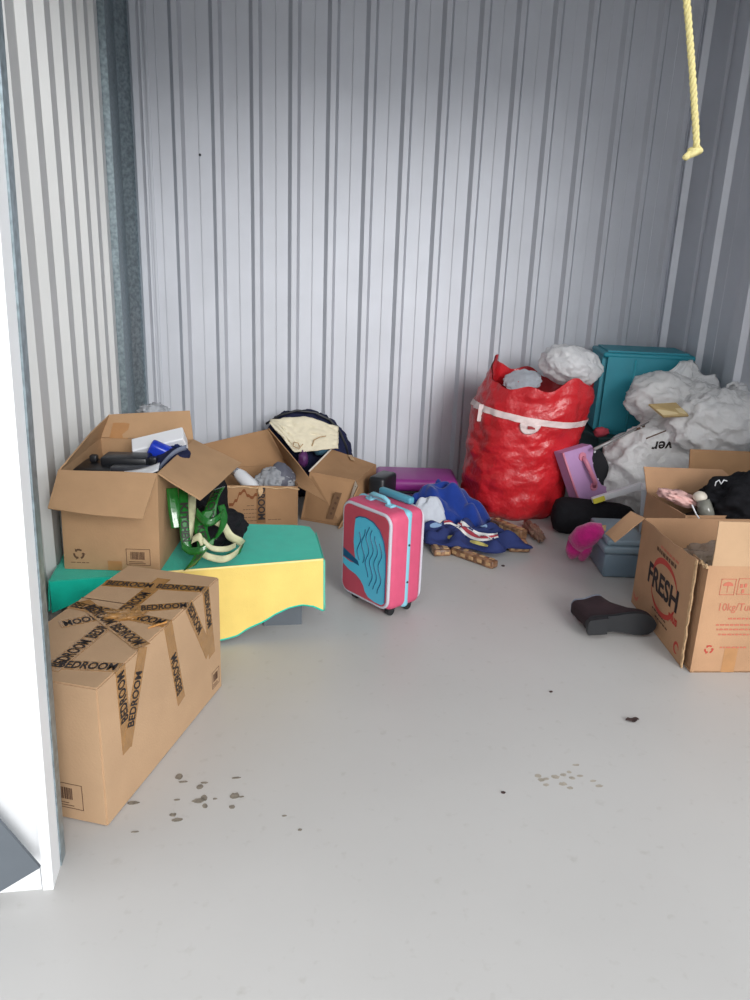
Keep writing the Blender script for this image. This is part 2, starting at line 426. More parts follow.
def bent(q, bend, t, n=7, m=4):
    """a flap: q = hinge0, hinge1, outer1, outer0; bend = bulge along the normal in metres"""
    q = [V(p) for p in q]; nn = (q[2]-q[0]).cross(q[3]-q[1]).normalized()
    def fn(a, b_):
        p = lerp(lerp(q[0], q[1], a), lerp(q[3], q[2], a), b_)
        return p + nn*(bend*math.sin(math.pi*b_*.5)*math.sin(math.pi*a) + .0015*math.sin(a*7+b_*5))
    return G().sheet(fn, n, m, t)
def barcode(o, xd, yd, w_, h_, seed=1):
    o, xd, yd = V(o), V(xd).normalized(), V(yd).normalized(); n = xd.cross(yd); g = G(); rnd = random.Random(seed)
    def rect(x, y, ww, hh): g.prism([o+xd*x+yd*y, o+xd*(x+ww)+yd*y, o+xd*(x+ww)+yd*(y+hh), o+xd*x+yd*(y+hh)], n*.0006)
    l = .0016
    rect(0, 0, w_, l); rect(0, h_-l, w_, l); rect(0, 0, l, h_); rect(w_-l, 0, l, h_)
    x = .18*w_
    while x < .78*w_:
        k = rnd.choice((.0018, .003, .0045)); rect(x, .36*h_, k, .46*h_); x += k + rnd.choice((.0015, .0025))
    rect(.1*w_, .2*h_, .6*w_, .0018); rect(.1*w_, .1*h_, .7*w_, .0018)
    return g
def recycle(o, xd, yd, r):
    o, xd, yd = V(o), V(xd).normalized(), V(yd).normalized(); n = xd.cross(yd); g = G()
    P = lambda x, y: o + xd*x + yd*y
    for k in range(3):
        a0 = math.radians(90+120*k); 
        def pt(ang, rr): return P(rr*math.cos(ang), rr*math.sin(ang))
        a, b_ = a0-math.radians(38), a0+math.radians(30)
        pts = [pt(lerp(a, b_, i/4), r) for i in range(5)] + [pt(b_+.0, r*1.22), pt(b_+.42, r*.8), pt(b_, r*.45)] + [pt(lerp(b_, a, i/4), r*.66) for i in range(5)]
        g.prism(pts, n*.0006)
    return g
def lines(o, xd, yd, specs, h=.0022):
    o, xd, yd = V(o), V(xd).normalized(), V(yd).normalized(); n = xd.cross(yd); g = G()
    for (x, y, ww) in specs:
        rnd = random.Random(int(x*1e4+y*1e5)); e = x
        while e < x+ww:
            k = rnd.uniform(.006, .018)
            g.prism([o+xd*e+yd*y, o+xd*(e+k)+yd*y, o+xd*(e+k)+yd*(y+h), o+xd*e+yd*(y+h)], n*.0006); e += k+.004
    return g

# ---------- tall taped box at the door
TB = .40
FR = V((-.363, 1.721, 0)); dv = V((.379, .9254, 0)); nl = V((-.9254, .379, 0)); LB, WB = .706, .325
BR = FR + dv*LB; FLc = FR + nl*WB; BL = BR + nl*WB
up = V((0, 0, 1))
bx = thing('taped_box', 'closed long cardboard box bound with criss-crossed orange bedroom tape', 'box', (FR+BL)/2)
g = G(); g.hexa([FLc, FR, BR, BL] + [p + up*TB for p in (FLc, FR, BR, BL)]); 
bm = bmesh.new(); vv = [bm.verts.new(p) for p in g.v]; [bm.faces.new([vv[i] for i in f]) for f in g.f]
bmesh.ops.bevel(bm, geom=bm.edges[:], offset=.004, segments=2, affect='EDGES')
body = obj('body', G().frombm(bm), M_card2, bx)
g = G(); a = FLc + dv*(LB*.62) + up*TB; g.slab([a + nl*.002, a + nl*-.15, a - nl*.15 + dv*.004, a + dv*.004 + nl*.002], .0006); obj('top_seam', g, M_inkb, body)
tapen = 0
def tape(p, q_, n, wd=.046, text='BEDROOM', flip=False, lift=.0008, size=.046, phase=.0):
    p, q_, n = V(p), V(q_), V(n); d = (q_-p).normalized(); s_ = n.cross(d); L_ = (q_-p).length
    g = G(); g.slab([p - s_*wd/2 + n*lift, q_ - s_*wd/2 + n*lift, q_ + s_*wd/2 + n*lift, p + s_*wd/2 + n*lift], .0007)
    t = obj('tape', g, M_tape, bx)
    tg = G(); dd = -d if flip else d
    k0 = text_geo(text, size, (0, 0, 0), (1, 0, 0), (0, 1, 0), bold=.0013)
    w0 = max(q.x for q in k0.v) - min(q.x for q in k0.v); sq = .66
    gap = size*.35; nw = max(1, int((L_ - phase + gap)/(w0*sq + gap)))
    sq = min(sq, (L_-phase)/w0*.96)
    for i in range(nw):
        x = phase + w0*sq/2 + i*(w0*sq + gap); o = p + d*x + n*(lift+.0006); yd = n.cross(dd)
        tg.add([o + dd*q.x*sq + yd*q.y for q in k0.v], k0.f)
    if tg.v: obj('lettering', tg, M_ink, t)
T = lambda u, v: FL(u, v, TB)
rn = -nl
Sd = lambda u, v: PP(u, v, FR, rn)
def edge_pt(u, v):   # nearest point on the right top edge
    p = T(u, v); k = (p-FR).dot(dv); return FR + dv*k + up*TB
tape(T(50, 671), T(164, 579), up, lift=.0012, phase=.02)
e = edge_pt(208, 590); tape(T(104, 583), e, up, phase=.01); tape(e - up*.001, Sd(212, 655), rn, phase=.005, size=.042)
e = edge_pt(193, 606); tape(T(60, 625), T(137, 609), up, lift=.0016, flip=True, phase=.01); tape(T(134, 609), e, up, lift=.0004, phase=.02); tape(e, Sd(208.5, 653), rn, phase=.005, lift=.0014, size=.042)
e = edge_pt(170, 624.5); tape(e, T(72, 605), up, lift=.0020, phase=.015, flip=True); tape(Sd(181.5, 701), e, rn, phase=.035)
e = edge_pt(141, 647); tape(e, T(82, 602), up, lift=.0026, phase=.015, flip=True); tape(Sd(127, 748), e, rn, phase=.055, lift=.0016)
e = edge_pt(119, 667.6); tape(T(48, 664), e, up, phase=.03); tape(Sd(127.5, 750), e, rn, phase=.09)
# crumpled knot of tape in the middle
g = blob(T(124, 616) + up*.004, (.05, .034, .009), 3, .3, 3, .3, 5, 3, zmin=TB+.0005); obj('tape_crumple', g, M_tape, bx)
g = G(); a = T(148, 629) + up*.002; g.slab([a, a + V((.05, .02, .006)), a + V((.05, .03, .006)), a + V((0, .008, 0))], .0006); obj('tape_tag', g, mat('orange film', (240, 170, 90), .4), bx)
fx = (FR-FLc).normalized()
obj('printed_label', barcode(FR - fx*.20 + V((0, 0, .035)) - dv*.0002, fx, up, .135, .075, 3), M_inkb, body)
obj('printed_label', barcode(BR - dv*.075 + up*.03 + rn*.0002, dv, up, .055, .06, 5), M_inkb, body)

# ---------- low bench under a green and yellow cloth
TZ = .300
tq = [V((-.675, 2.605, TZ)), V((.278, 2.745, TZ)), V((.272, 3.13, TZ)), V((-.675, 3.24, TZ))]
bn = thing('covered_bench', 'low bench under a teal green cloth with a yellow arched skirt', 'bench', (-.2, 2.93, 0))
g = G()
ins = lambda p, k: p + (V((-.2, 2.93, p.z)) - p).normalized()*k
top_in = [ins(p, .03) - up*.004 for p in tq]
g.hexa([p - up*.035 for p in top_in] + top_in); obj('bench_top', g, M_dark, bn)
for (x, y, wx) in ((.13, 2.86, .15), (-.58, 2.84, .12)):
    g = G(); g.box((x, y+.07, .13), (wx, .24, .26)); obj('leg', g, M_dark, bn)
def cov(a, b_):
    p = lerp(lerp(tq[0], tq[1], a), lerp(tq[3], tq[2], a), b_)
    # rounded far right corner
    e = max(0, a-.93)/.07*max(0, b_-.72)/.28
    p = p + V((-.016*e, -.016*e, -.0))
    return p + up*(.0035 + .0012*noise.noise(p*9))
g = G().sheet(cov, 24, 10, .004); obj('cover_top', g, M_teal, bn, smooth=50)
fd = (tq[1]-tq[0]).normalized(); fo = V((fd.y, -fd.x, 0))
hem = [(0.0, .012), (.40, .012), (.55, .015), (.66, .03), (.74, .07), (.80, .100), (.86, .122), (.92, .128), (.96, .122), (1.0, .098)]
def hz(a):
    for (x0, z0), (x1, z1) in zip(hem, hem[1:]):
        if a <= x1: return lerp(z0, z1, (a-x0)/(x1-x0))
    return hem[-1][1]
def sk(a, b_):
    p = lerp(tq[0], tq[1], a); z = lerp(TZ+.002, hz(a), b_)
    return V((p.x, p.y, z)) + fo*(.004 + .010*b_ + .005*b_*math.sin(a*34) + .004*b_*noise.noise(V((a*18, b_*2, 1))))
skirt = obj('skirt', G().sheet(lambda a, b_: sk(.33+.67*a, b_), 70, 8, .003), M_yellow, bn, smooth=50)
obj('piping', G().tube([sk(.33+.67*i/80, 1) for i in range(81)], .0045, 6), M_teal, skirt, smooth=True)
obj('piping', G().tube([sk(.33+.67*i/50, 0) + up*.002 for i in range(51)], .0045, 6), mat('pale yellow piping', (246, 224, 150), .8), skirt, smooth=True)
obj('seam_fold', G().tube([sk(.35+.62*i/40, .13+.10*(1-i/40)) + fo*.001 for i in range(41)], .0028, 5), M_yellow, skirt, smooth=True)
obj('piping', G().tube([sk(1, i/8) + fd*.003 for i in range(9)], .005, 6), mat('aqua piping', (96, 186, 160), .8), skirt, smooth=True)
def se(a, b_):
    p = lerp(tq[1], tq[2], a*.82); z = lerp(TZ-.002, .10 + .03*math.sin(math.pi*a), b_)
    return V((p.x+.004+.006*b_, p.y, z))
obj('end_skirt', G().sheet(se, 16, 6, .003), M_teal, bn, smooth=50)
def sg(a, b_):
    p = lerp(tq[0], tq[1], a*.34); z = lerp(TZ+.003, .165 + .05*math.sin(a*5+.5), b_)
    return V((p.x, p.y, z)) + fo*(.004 + .006*b_ + .012*b_*math.sin(a*16))
obj('front_drape', G().sheet(sg, 24, 6, .003), M_teal, bn, smooth=50)
def sl(a, b_):     # cloth end lying over the left end of the bench
    p = lerp(tq[0], tq[3], a*.55) ; z = lerp(TZ+.006, .20 - .1*a, b_)
    return V((p.x - .004 - .004*b_, p.y - .02*b_, z + .01*noise.noise(V((a*5, b_*4, 2)))))
obj('end_skirt', G().sheet(sl, 14, 6, .003), M_teal, bn, smooth=50)

# ---------- open box standing on the bench
z0 = TZ + .0055; z1 = .668
bA = [V((-.648, 2.712, z0)), V((-.314, 2.661, z0)), V((-.238, 3.155, z0)), V((-.572, 3.206, z0))]
tA = [V((-.640, 2.712, z1)), V((-.306, 2.661, z1)), V((-.215, 3.16, z1)), V((-.585, 3.206, z1))]
ba = thing('open_box', 'large open cardboard box with wide spread flaps standing on the covered bench', 'box', (-.44, 2.93, z0))
bod = open_box(ba, bA, tA, .005, M_card)
o0, o1 = PY(48, 509, 2.56), PY(143, 520, 2.51)
obj('flap', bent([tA[0], tA[1], o1, o0], .006, .005), M_card, ba, smooth=40)
o0, o1 = PY(200, 501, 2.66), PY(241, 464, 3.05)
obj('flap', bent([tA[1], tA[2], o1, o0], .004, .005), M_card, ba, smooth=40)
k0, k1 = PY(190, 411, 3.22), PY(109, 415, 3.25)
bk = [tA[2], tA[3], k1, k0]
obj('flap', bent(bk, -.004, .005), M_card, ba, smooth=40)
o1 = PY(68, 458, 2.76)
obj('flap', bent([tA[3], tA[0], o1, k1 + V((-.004, -.008, 0))], .003, .005), M_card, ba, smooth=40)
fa = (bA[1]-bA[0]).normalized(); na = V((fa.y, -fa.x, 0))
obj('printed_label', barcode(bA[0] + fa*.222 + up*.022 + na*.0012, fa, up, .085, .062, 8), M_inkb, bod)
obj('recycling_mark', recycle(bA[0] + fa*.055 + up*.058 + na*.0012, fa, up, .020), M_inkb, bod)
obj('printed_lines', lines(bA[0] + fa*.025 + up*.025 + na*.0012, fa, up, [(0, 0, .06)]), M_inkb, bod)
g = G(); p = bA[0] + fa*.155 + na*.001; g.slab([p, p + fa*.05, p + fa*.05 + up*.035, p + up*.035], .0006); obj('packing_tape', g, M_tape2, bod)
g = G(); nb_ = V((0, -.007, 0))
g.slab([lerp(bk[1], bk[0], .10) + nb_, lerp(bk[1], bk[0], .30) + nb_, lerp(bk[2], bk[3], .28) + nb_, lerp(bk[2], bk[3], .08) + nb_], .0006); obj('packing_tape', g, M_tape2, bod)
# things inside it
fill = .60
mg = Matrix.Rotation(math.radians(-10), 3, 'Z')
p = V((-.465, 2.90, .648))
pr = thing('black_printer', 'black plastic electronic machine lying in the big open box', 'machine', p - up*.08, math.radians(-8))
obj('body', G().rbox((0, 0, .035), (.30, .16, .07), .010, 2), M_black, pr, smooth=40, local=True)
obj('top_tray', G().rbox((.02, .02, .085), (.17, .10, .035), .010, 2), M_black, pr, smooth=40, local=True)
obj('foot', G().rbox((-.105, .03, .083), (.028, .03, .026), .006, 2), M_black, pr, smooth=40, local=True)
obj('foot', G().rbox((.115, .03, .083), (.028, .03, .026), .006, 2), M_black, pr, smooth=40, local=True)
obj('front_lid', G().rbox((.06, -.07, .075), (.14, .05, .02), .006, 2), mat('charcoal plastic', (52, 54, 60), .35), pr, smooth=40, local=True)
pk = PY(160, 445, 3.03)
pw_ = thing('white_package', 'white carton with blue print poking out of the big open box', 'carton', (pk.x, pk.y, pk.z-.07))
R_ = Matrix.Rotation(math.radians(-14), 3, 'Y') @ Matrix.Rotation(math.radians(30), 3, 'X')
wc = obj('carton', G().rbox(pk, (.20, .07, .07), .004, 1, R_), M_wplast, pw_)
nf = R_ @ V((0, -1, 0)); xf = R_ @ V((1, 0, 0)); uf = R_ @ V((0, 0, 1))
g = G()
for k, (x, y, a) in enumerate(((.045, .0, .016), (.065, .006, .012), (.078, -.004, .009), (-.06, .0, .01), (.03, .012, .008))):
    g.disc(pk + nf*.0352 + xf*x + uf*y, nf, a, .0006, 7)
obj('print_marks', g, mat('dark blue print ink', (40, 52, 96), .5), wc, kind='stuff')
pb = PY(160, 452, 2.97)
obj('blue_packet', G().rbox(pb, (.085, .05, .065), .012, 2, Matrix.Rotation(.45, 3, 'Y') @ Matrix.Rotation(.3, 3, 'X')), M_blue, label='bright blue shiny packet between the white carton and black machine', cat='packet', base=(pb.x, pb.y, pb.z-.04), smooth=60)
pb = PY(172, 460, 2.95)
nb = thing('navy_bag', 'small navy bag with a grey strap in the big open box', 'bag', (pb.x, pb.y, pb.z-.06))
obj('bag', blob(pb, (.075, .06, .040), 6, .15, 2, .08, 2, 4, M=Matrix.Rotation(math.radians(-22), 3, 'Y')), M_navy, nb, smooth=True)
g = G(); g.sheet(lambda a, b_: PY(158+a*28, 470-a*20-5*math.sin(a*3), 2.86) + V((0, .03*a, .018*b_-.009)), 14, 3, .003); obj('strap', g, mat('grey strap', (96, 104, 124), .7), nb, smooth=True)
pb = PY(141, 470, 2.80)
g = G(); g.sheet(lambda a, b_: PY(122+36*a, 479-9*a, 2.71) + V((0, .06*b_, .012*b_ - .006*math.sin(a*3.1))), 12, 6, .003)
obj('white_sheet', g, M_wplast, label='white paper sheet edge in front of the black machine', cat='paper', base=pb - up*.02, smooth=True)
obj('dark_cloth', blob((-.43, 2.95, .46), (.155, .20, .10), 11, .1, 2, .1, 3, 4), M_blackc, label='dark cloth filling the bottom of the big open box', cat='cloth', base=(-.43, 2.95, .36), smooth=True)
obj('plastic_wisp', blob(PY(154, 412, 3.30), (.06, .03, .035), 12, .3, 2, .3, 4, 4), M_clear, ba, smooth=True)

# ---------- green printed tape hanging over a black sack
pb = FL(213, 552, TZ)
sk_ = thing('black_sack', 'black sack slumped on the bench beside the open box', 'sack', (pb.x, pb.y, TZ+.006))
obj('sack', blob((pb.x+.005, pb.y+.08, TZ+.065), (.125, .12, .085), 5, .15, 1.8, -.10, 2.0, 5, zmin=TZ+.006), M_blackc, sk_, smooth=True)
def ribbon(pts, wdir, wd, t=.0012, n=26, tw=0.0):
    P = [V(p) for p in pts]; W = [V(w_).normalized() for w_ in wdir]
    def cat(A, u):
        k = min(int(u*(len(A)-1)), len(A)-2); f = u*(len(A)-1)-k
        p0, p1, p2, p3 = A[max(k-1, 0)], A[k], A[k+1], A[min(k+2, len(A)-1)]
        return .5*((2*p1) + (p2-p0)*f + (2*p0-5*p1+4*p2-p3)*f*f + (3*p1-p0-3*p2+p3)*f**3)
    return lambda a, b_: cat(P, a) + cat(W, a)*(b_-.5)*wd
def tape_ribbon(pts, wdir, mt, wd=.048, words=0):
    fn = ribbon(pts, wdir, wd); 
    o_ = obj('tape_strip', G().sheet(fn, 28, 4, .0012), mt, gt, smooth=True)
    if words:
        L_ = sum((V(b_)-V(a)).length for a, b_ in zip(pts, pts[1:]))
        k = text_geo('KITCHEN', .040, (0, 0, 0), (1, 0, 0), (0, 1, 0), bold=.0012, squash=.85)
        tg = G()
        for w_ in range(words):
            ps = []
            for p in k.v:
                a = (.5 + w_)/words + p.x/L_; b_ = .5 + p.y/wd*.95
                a = min(max(a, 0), 1); e = 1e-3
                q0 = fn(a, b_); n = (fn(min(a+e, 1), b_)-fn(max(a-e, 0), b_)).cross(fn(a, b_+e)-fn(a, b_-e)).normalized()
                if n.dot(CAM-q0) < 0: n = -n
                ps.append(q0 + n*.0022)
            tg.add(ps, k.f)
        obj('lettering', tg, M_ink, o_)
gt = thing('green_tape_tangle', 'tangled green printed tape strips draped over the black sack', 'tape', (pb.x, pb.y+.02, TZ+.006))
P_ = lambda u, v, y: PY(u, v, y)
wx = V((1, .25, 0))
tape_ribbon([P_(172, 488, 2.76), P_(174, 510, 2.72), P_(177, 528, 2.70)], [wx, wx, wx], M_gtape, .040, 0)
tape_ribbon([P_(183, 488, 2.80), P_(184, 515, 2.72), P_(185, 535, 2.68), P_(187, 548, 2.66)], [wx, wx, wx, wx], M_gtape, .034, 1)
tape_ribbon([P_(192, 495, 2.82), P_(191, 520, 2.73), P_(188, 540, 2.70)], [wx, wx, wx], M_gback, .030)
tape_ribbon([P_(219, 488, 2.86), P_(213, 500, 2.78), P_(210, 514, 2.74), P_(213, 524, 2.73)], [V((1, .1, .3)), V((1, .1, .4)), V((1, .1, .3)), V((.9, 0, .5))], M_gtape, .048, 1)
tape_ribbon([P_(209, 510, 2.745), P_(201, 528, 2.70), P_(204, 545, 2.655), P_(197, 558, 2.645), P_(190, 568, 2.66)], [V((1, .2, .1)), V((1, .2, .2)), V((1, .2, .2)), V((1, 0, .5)), V((1, .2, .4))], M_gtape, .048, 1)
tape_ribbon([P_(215, 520, 2.74), P_(224, 526, 2.74), P_(230, 536, 2.735), P_(239, 541, 2.745), P_(243, 544, 2.78)], [V((.3, .2, 1)), V((.5, .2, 1)), V((.7, 0, .8)), V((.7, 0, .8)), V((.5, .5, .4))], M_gback, .032)
tape_ribbon([P_(243, 543, 2.80), P_(236, 553, 2.72), P_(224, 559, 2.68), P_(210, 557, 2.66), P_(200, 552, 2.67)], [V((.2, .4, .8)), V((.2, .3, 1)), V((.1, .2, 1)), V((.1, .1, 1)), V((.1, .3, 1))], M_gback, .026)
tape_ribbon([P_(244, 541, 2.81), P_(240, 551, 2.75), P_(226, 556.5, 2.70)], [V((.3, .6, .6)), V((.2, .6, .6)), V((.2, .6, .6))], M_gtape, .022)
tape_ribbon([P_(192, 540, 2.66), P_(199, 537, 2.65), P_(203, 545, 2.65)], [V((.3, .2, 1)), V((.3, .2, 1)), V((.3, .2, 1))], M_gback, .03)
tape_ribbon([P_(200, 517, 2.735), P_(199, 532, 2.69), P_(203, 540, 2.65)], [V((1, .1, .0)), V((1, .1, -.3)), V((1, .1, 0))], M_gtape, .034)
tape_ribbon([P_(196, 512, 2.72), P_(206, 522, 2.69), P_(216, 520, 2.70), P_(224, 512, 2.76)], [V((.2, .2, 1)), V((.4, .2, 1)), V((.2, .3, 1)), V((.1, .4, 1))], M_gtape, .030)
tape_ribbon([P_(182, 545, 2.66), P_(190, 551, 2.645), P_(203, 549, 2.64), P_(214, 541, 2.66)], [V((.2, .3, 1)), V((.1, .3, 1)), V((.1, .3, 1)), V((.1, .5, 1))], M_gtape, .028)
tape_ribbon([P_(221, 505, 2.77), P_(224, 518, 2.735), P_(221, 530, 2.70), P_(214, 540, 2.665)], [V((1, .2, .2)), V((1, .2, 0)), V((1, .3, .3)), V((.8, .3, .5))], M_gtape, .026)
tape_ribbon([P_(203, 540, 2.65), P_(212, 548, 2.645), P_(226, 549, 2.66), P_(236, 545, 2.72)], [V((.2, .3, 1)), V((.1, .3, 1)), V((.0, .3, 1)), V((.1, .5, 1))], M_gback, .020)

# ---------- second open box behind the bench
b2b = [V((-.118, 3.865, .001)), V((.258, 3.905, .001)), V((.225, 4.29, .001)), V((-.15, 4.25, .001))]
rz = .255
b2t = [V((-.118, 3.865, rz+.01)), V((.258, 3.905, rz-.012)), V((.225, 4.29, rz)), V((-.15, 4.25, rz))]
b2 = thing('open_box', 'worn open cardboard box behind the bench with a strip of bedroom tape on its front', 'box', (.06, 4.08, 0))
bd2 = open_box(b2, b2b, b2t, .005, M_card3)
obj('flap', bent([b2t[2], b2t[3], PY(203, 444, 4.27), PY(268, 429, 4.30)], .006, .005), M_card3, b2, smooth=40)
obj('flap', bent([b2t[1], b2t[2], PY(269, 428, 4.25), PY(327, 503, 3.80)], .010, .005), M_card3, b2, smooth=40)
obj('flap', bent([b2t[3], b2t[0], PY(210, 486, 3.83), PY(203, 448, 4.2)], .006, .005), M_card3, b2, smooth=40)
f2 = (b2b[1]-b2b[0]).normalized(); n2 = V((f2.y, -f2.x, 0))
def on2(u, v): return PP(u, v, b2b[0], n2) + n2*.001
q = [on2(256.5, 523), on2(265.5, 523), on2(265.5, 487.5), on2(256.5, 487)]
tp = obj('tape', G().slab([p + n2*.001 for p in q], .0006), mat('dark brown tape', (126, 88, 50), .3, 0, .1, 30), b2)
c0 = lerp(lerp(q[0], q[1], .5), lerp(q[3], q[2], .5), .55)
obj('lettering', text_geo('DROOM', .050, c0 + n2*.0022, -up, f2, bold=.0016, squash=.95), M_ink, tp)
ln = []
for k, (u0, u1, v) in enumerate(((243, 257, 510), (241, 256, 514), (240, 256, 518), (241, 256, 521.5), (246, 256, 525), (268, 279, 520), (247, 253, 506))):
    a, b_ = on2(u0, v), on2(u1, v); ln.append(((a-on2(225, 530)).dot(f2), (a-on2(225, 530)).z, (b_-a).length))
obj('printed_lines', lines(on2(225, 530), f2, up, ln, .003), M_inkb, bd2, kind='stuff')
g = G(); g.sheet(lambda a, b_: on2(229+28*a, [503, 499, 492, 489, 494, 496, 493][min(int(a*6.99), 6)] + 3*b_) + n2*.001, 15, 2, .0008); obj('tear', g, mat('torn brown', (122, 70, 38), .9), bd2)
g = blob(on2(260, 491) + n2*.004, (.014, .006, .028), 3, .3, 3, .3, 4, 2); obj('torn_paper', g, M_torn, bd2)
g = G(); g.tube([on2(226+u*6.1, 486.5+math.sin(u*1.7)*.8+u*.17) for u in range(13)], .0045, 5); obj('torn_edge', g, M_torn, bd2)
# contents of that box
pt = PY(240, 480, 3.98)
bt = thing('white_bottle', 'white plastic bottle with a silver foil neck lying in the worn box', 'bottle', (pt.x, pt.y, pt.z-.04))
A_, B_ = PY(256, 490, 3.95), PY(238, 473, 4.05); C_ = PY(226, 467, 4.07)
obj('bottle_body', G().tube([A_, lerp(A_, B_, .2), lerp(A_, B_, .8), B_], [.025, .036, .036, .028], 14), M_wplast, bt, smooth=50)
obj('foil_neck', G().tube([lerp(A_, B_, .95), B_, lerp(B_, C_, .5), C_], [.027, .028, .022, .018], 12), mat('silver foil', (190, 192, 198), .25, .9, .2, 60, .4, 60), bt, smooth=50)
pt = PY(281, 474, 4.03)
wr1 = thing('wrapped_bundle', 'grey bundle in crumpled clear film inside the worn box', 'bundle', (pt.x-.02, pt.y, .15))
obj('bundle', blob((pt.x, pt.y, .228), (.080, .075, .105), 21, .10, 1.6, .07, 2, 4), mat('dull grey wrap', (92, 94, 106), .5), wr1, smooth=True)
obj('film_wrap', blob((pt.x-.03, pt.y-.01, .235), (.105, .07, .08), 22, .15, 2, -.16, 2.6, 5), M_clear, wr1, smooth=True)
obj('brown_paper', blob((.05, 4.10, .067), (.12, .12, .06), 23, .15, 2, .15, 3, 4, zmin=.007), M_kraft, label='crumpled brown paper in the bottom of the worn box', cat='paper', base=(.05, 4.10, .006), smooth=True)

# ---------- third box lying on its side, mouth to the left
t3_ = [V((.335, 4.10, .268)), V((.585, 4.045, .232)), V((.735, 4.30, .252)), V((.487, 4.40, .318))]
b3_ = [V((.285, 4.075, .001)), V((.50, 3.945, .001)), V((.735, 4.27, .001)), V((.46, 4.42, .001))]
b3 = thing('side_lying_box', 'brown cardboard box lying on its side with its mouth facing the worn box', 'box', (.5, 4.2, 0))
g = G(); th = .005
def wallq(a, b_, c_, d_): g.slab([a, b_, c_, d_], th)
wallq(t3_[0], t3_[1], t3_[2], t3_[3])                       # top
wallq(b3_[0], b3_[1], t3_[1], t3_[0])                       # front
wallq(b3_[1], b3_[2], t3_[2], t3_[1])                       # right end
wallq(b3_[2], b3_[3], t3_[3], t3_[2])                       # back
wallq(b3_[3] + up*.006, b3_[2] + up*.006, b3_[1] + up*.006, b3_[0] + up*.006)
bd3 = obj('body', g, M_card3, b3)
obj('cut_edge', G().tube([t3_[0] + V((-.003, 0, .003)), t3_[3] + V((-.003, 0, .003))], .005, 6), mat('white paper edge', (226, 220, 208), .8), bd3)
f0, f1 = PY(356, 480, 4.0), PY(336, 523, 3.92)
q = [lerp(b3_[1], t3_[1], .0), lerp(b3_[1], t3_[1], 1.0), PY(359, 487, 3.98), PY(339, 529, 3.90)]
q[3].z = max(q[3].z, .004)
obj('flap', bent(q, .003, .005), M_card3, b3, smooth=40)
q2 = [lerp(q[1], q[2], .1), lerp(q[1], q[2], .9), lerp(lerp(q[1], q[2], .9), lerp(q[0], q[3], .9), .42), lerp(lerp(q[1], q[2], .1), lerp(q[0], q[3], .1), .42)]
nq = (q2[1]-q2[0]).cross(q2[3]-q2[0]).normalized(); nq = nq if nq.dot(CAM-q2[0]) > 0 else -nq
lab = obj('paper_label', G().slab([p + nq*.008 for p in q2], .0006), mat('paper label', (226, 214, 196), .8), b3)
g = G(); g.disc(lerp(q2[0], q2[1], .5) + (q2[3]-q2[0])*.2 + nq*.0092, nq, .006, .0006, 8); g.disc(lerp(q2[0], q2[1], .5) + (q2[3]-q2[0])*.6 + nq*.0092, nq, .004, .0006, 8); obj('print_marks', g, M_ink, lab, kind='stuff')
fx3 = (b3_[1]-b3_[0]).normalized(); n3 = (b3_[1]-b3_[0]).cross(t3_[0]-b3_[0]).normalized()
fu3 = n3.cross(fx3)
g = G()
def on3(u, v): return PP(u, v, b3_[0], n3) + n3*.001
g.slab([on3(326, 518.5), on3(333, 519.5), on3(342, 493), on3(335, 492)], .0005); obj('printed_panel', g, mat('dark printed panel', (118, 88, 62), .85), bd3)
g = G()
for k in range(4):
    a = on3(331.3+k*2.2, 513.5-k*5.2) + n3*.001; g.disc(a, n3, .008, .0006, 6)
obj('printed_symbols', g, M_inkb, bd3)
g = G(); a = PP(351, 457.5, t3_[0], up)
tn = (t3_[1]-t3_[0]).cross(t3_[3]-t3_[0]).normalized()
def on3t(u, v): return PP(u, v, t3_[0], tn) + tn*.0012
g.slab([on3t(348, 455), on3t(352, 455.5), on3t(355, 461), on3t(351, 460)], .0006); obj('tape_scrap', g, M_packt, bd3)
obj('dark_clothes', blob((.44, 4.27, .15), (.10, .10, .125), 31, .12, 2, .1, 3, 4), M_blackc, label='dark clothes stuffed in the mouth of the side lying box', cat='clothes', base=(.44, 4.27, .02), smooth=True)
pt = PY(304, 458, 4.28); obj('purple_cloth', blob(pt + V((0,.05,-.02)), (.03, .04, .05), 33, .15, 2, .15, 3, 3), M_dpurple, label='scrap of purple cloth above the mouth of the side lying box', cat='cloth', base=(pt.x, pt.y, pt.z-.05), smooth=True)
pt = PY(323, 447, 4.36); obj('blue_green_cloth', blob(pt + V((0, .04, -.02)), (.055, .04, .03), 34, .15, 2, .15, 3, 3, M=Matrix.Rotation(-.6, 3, 'Y')), mat('blue green cloth', (58, 96, 116), .9), label='blue green cloth by the top edge of the side lying box', cat='cloth', base=(pt.x, pt.y, pt.z-.04), smooth=True)
g = G(); g.rbox((.742, 4.11, .125), (.10, .18, .248), .02, 2, Matrix.Rotation(-.62, 3, 'Z'))
obj('black_case', g, M_black, label='black case standing between the side lying box and the purple suitcase', cat='case', base=(.742, 4.10, 0), smooth=50)

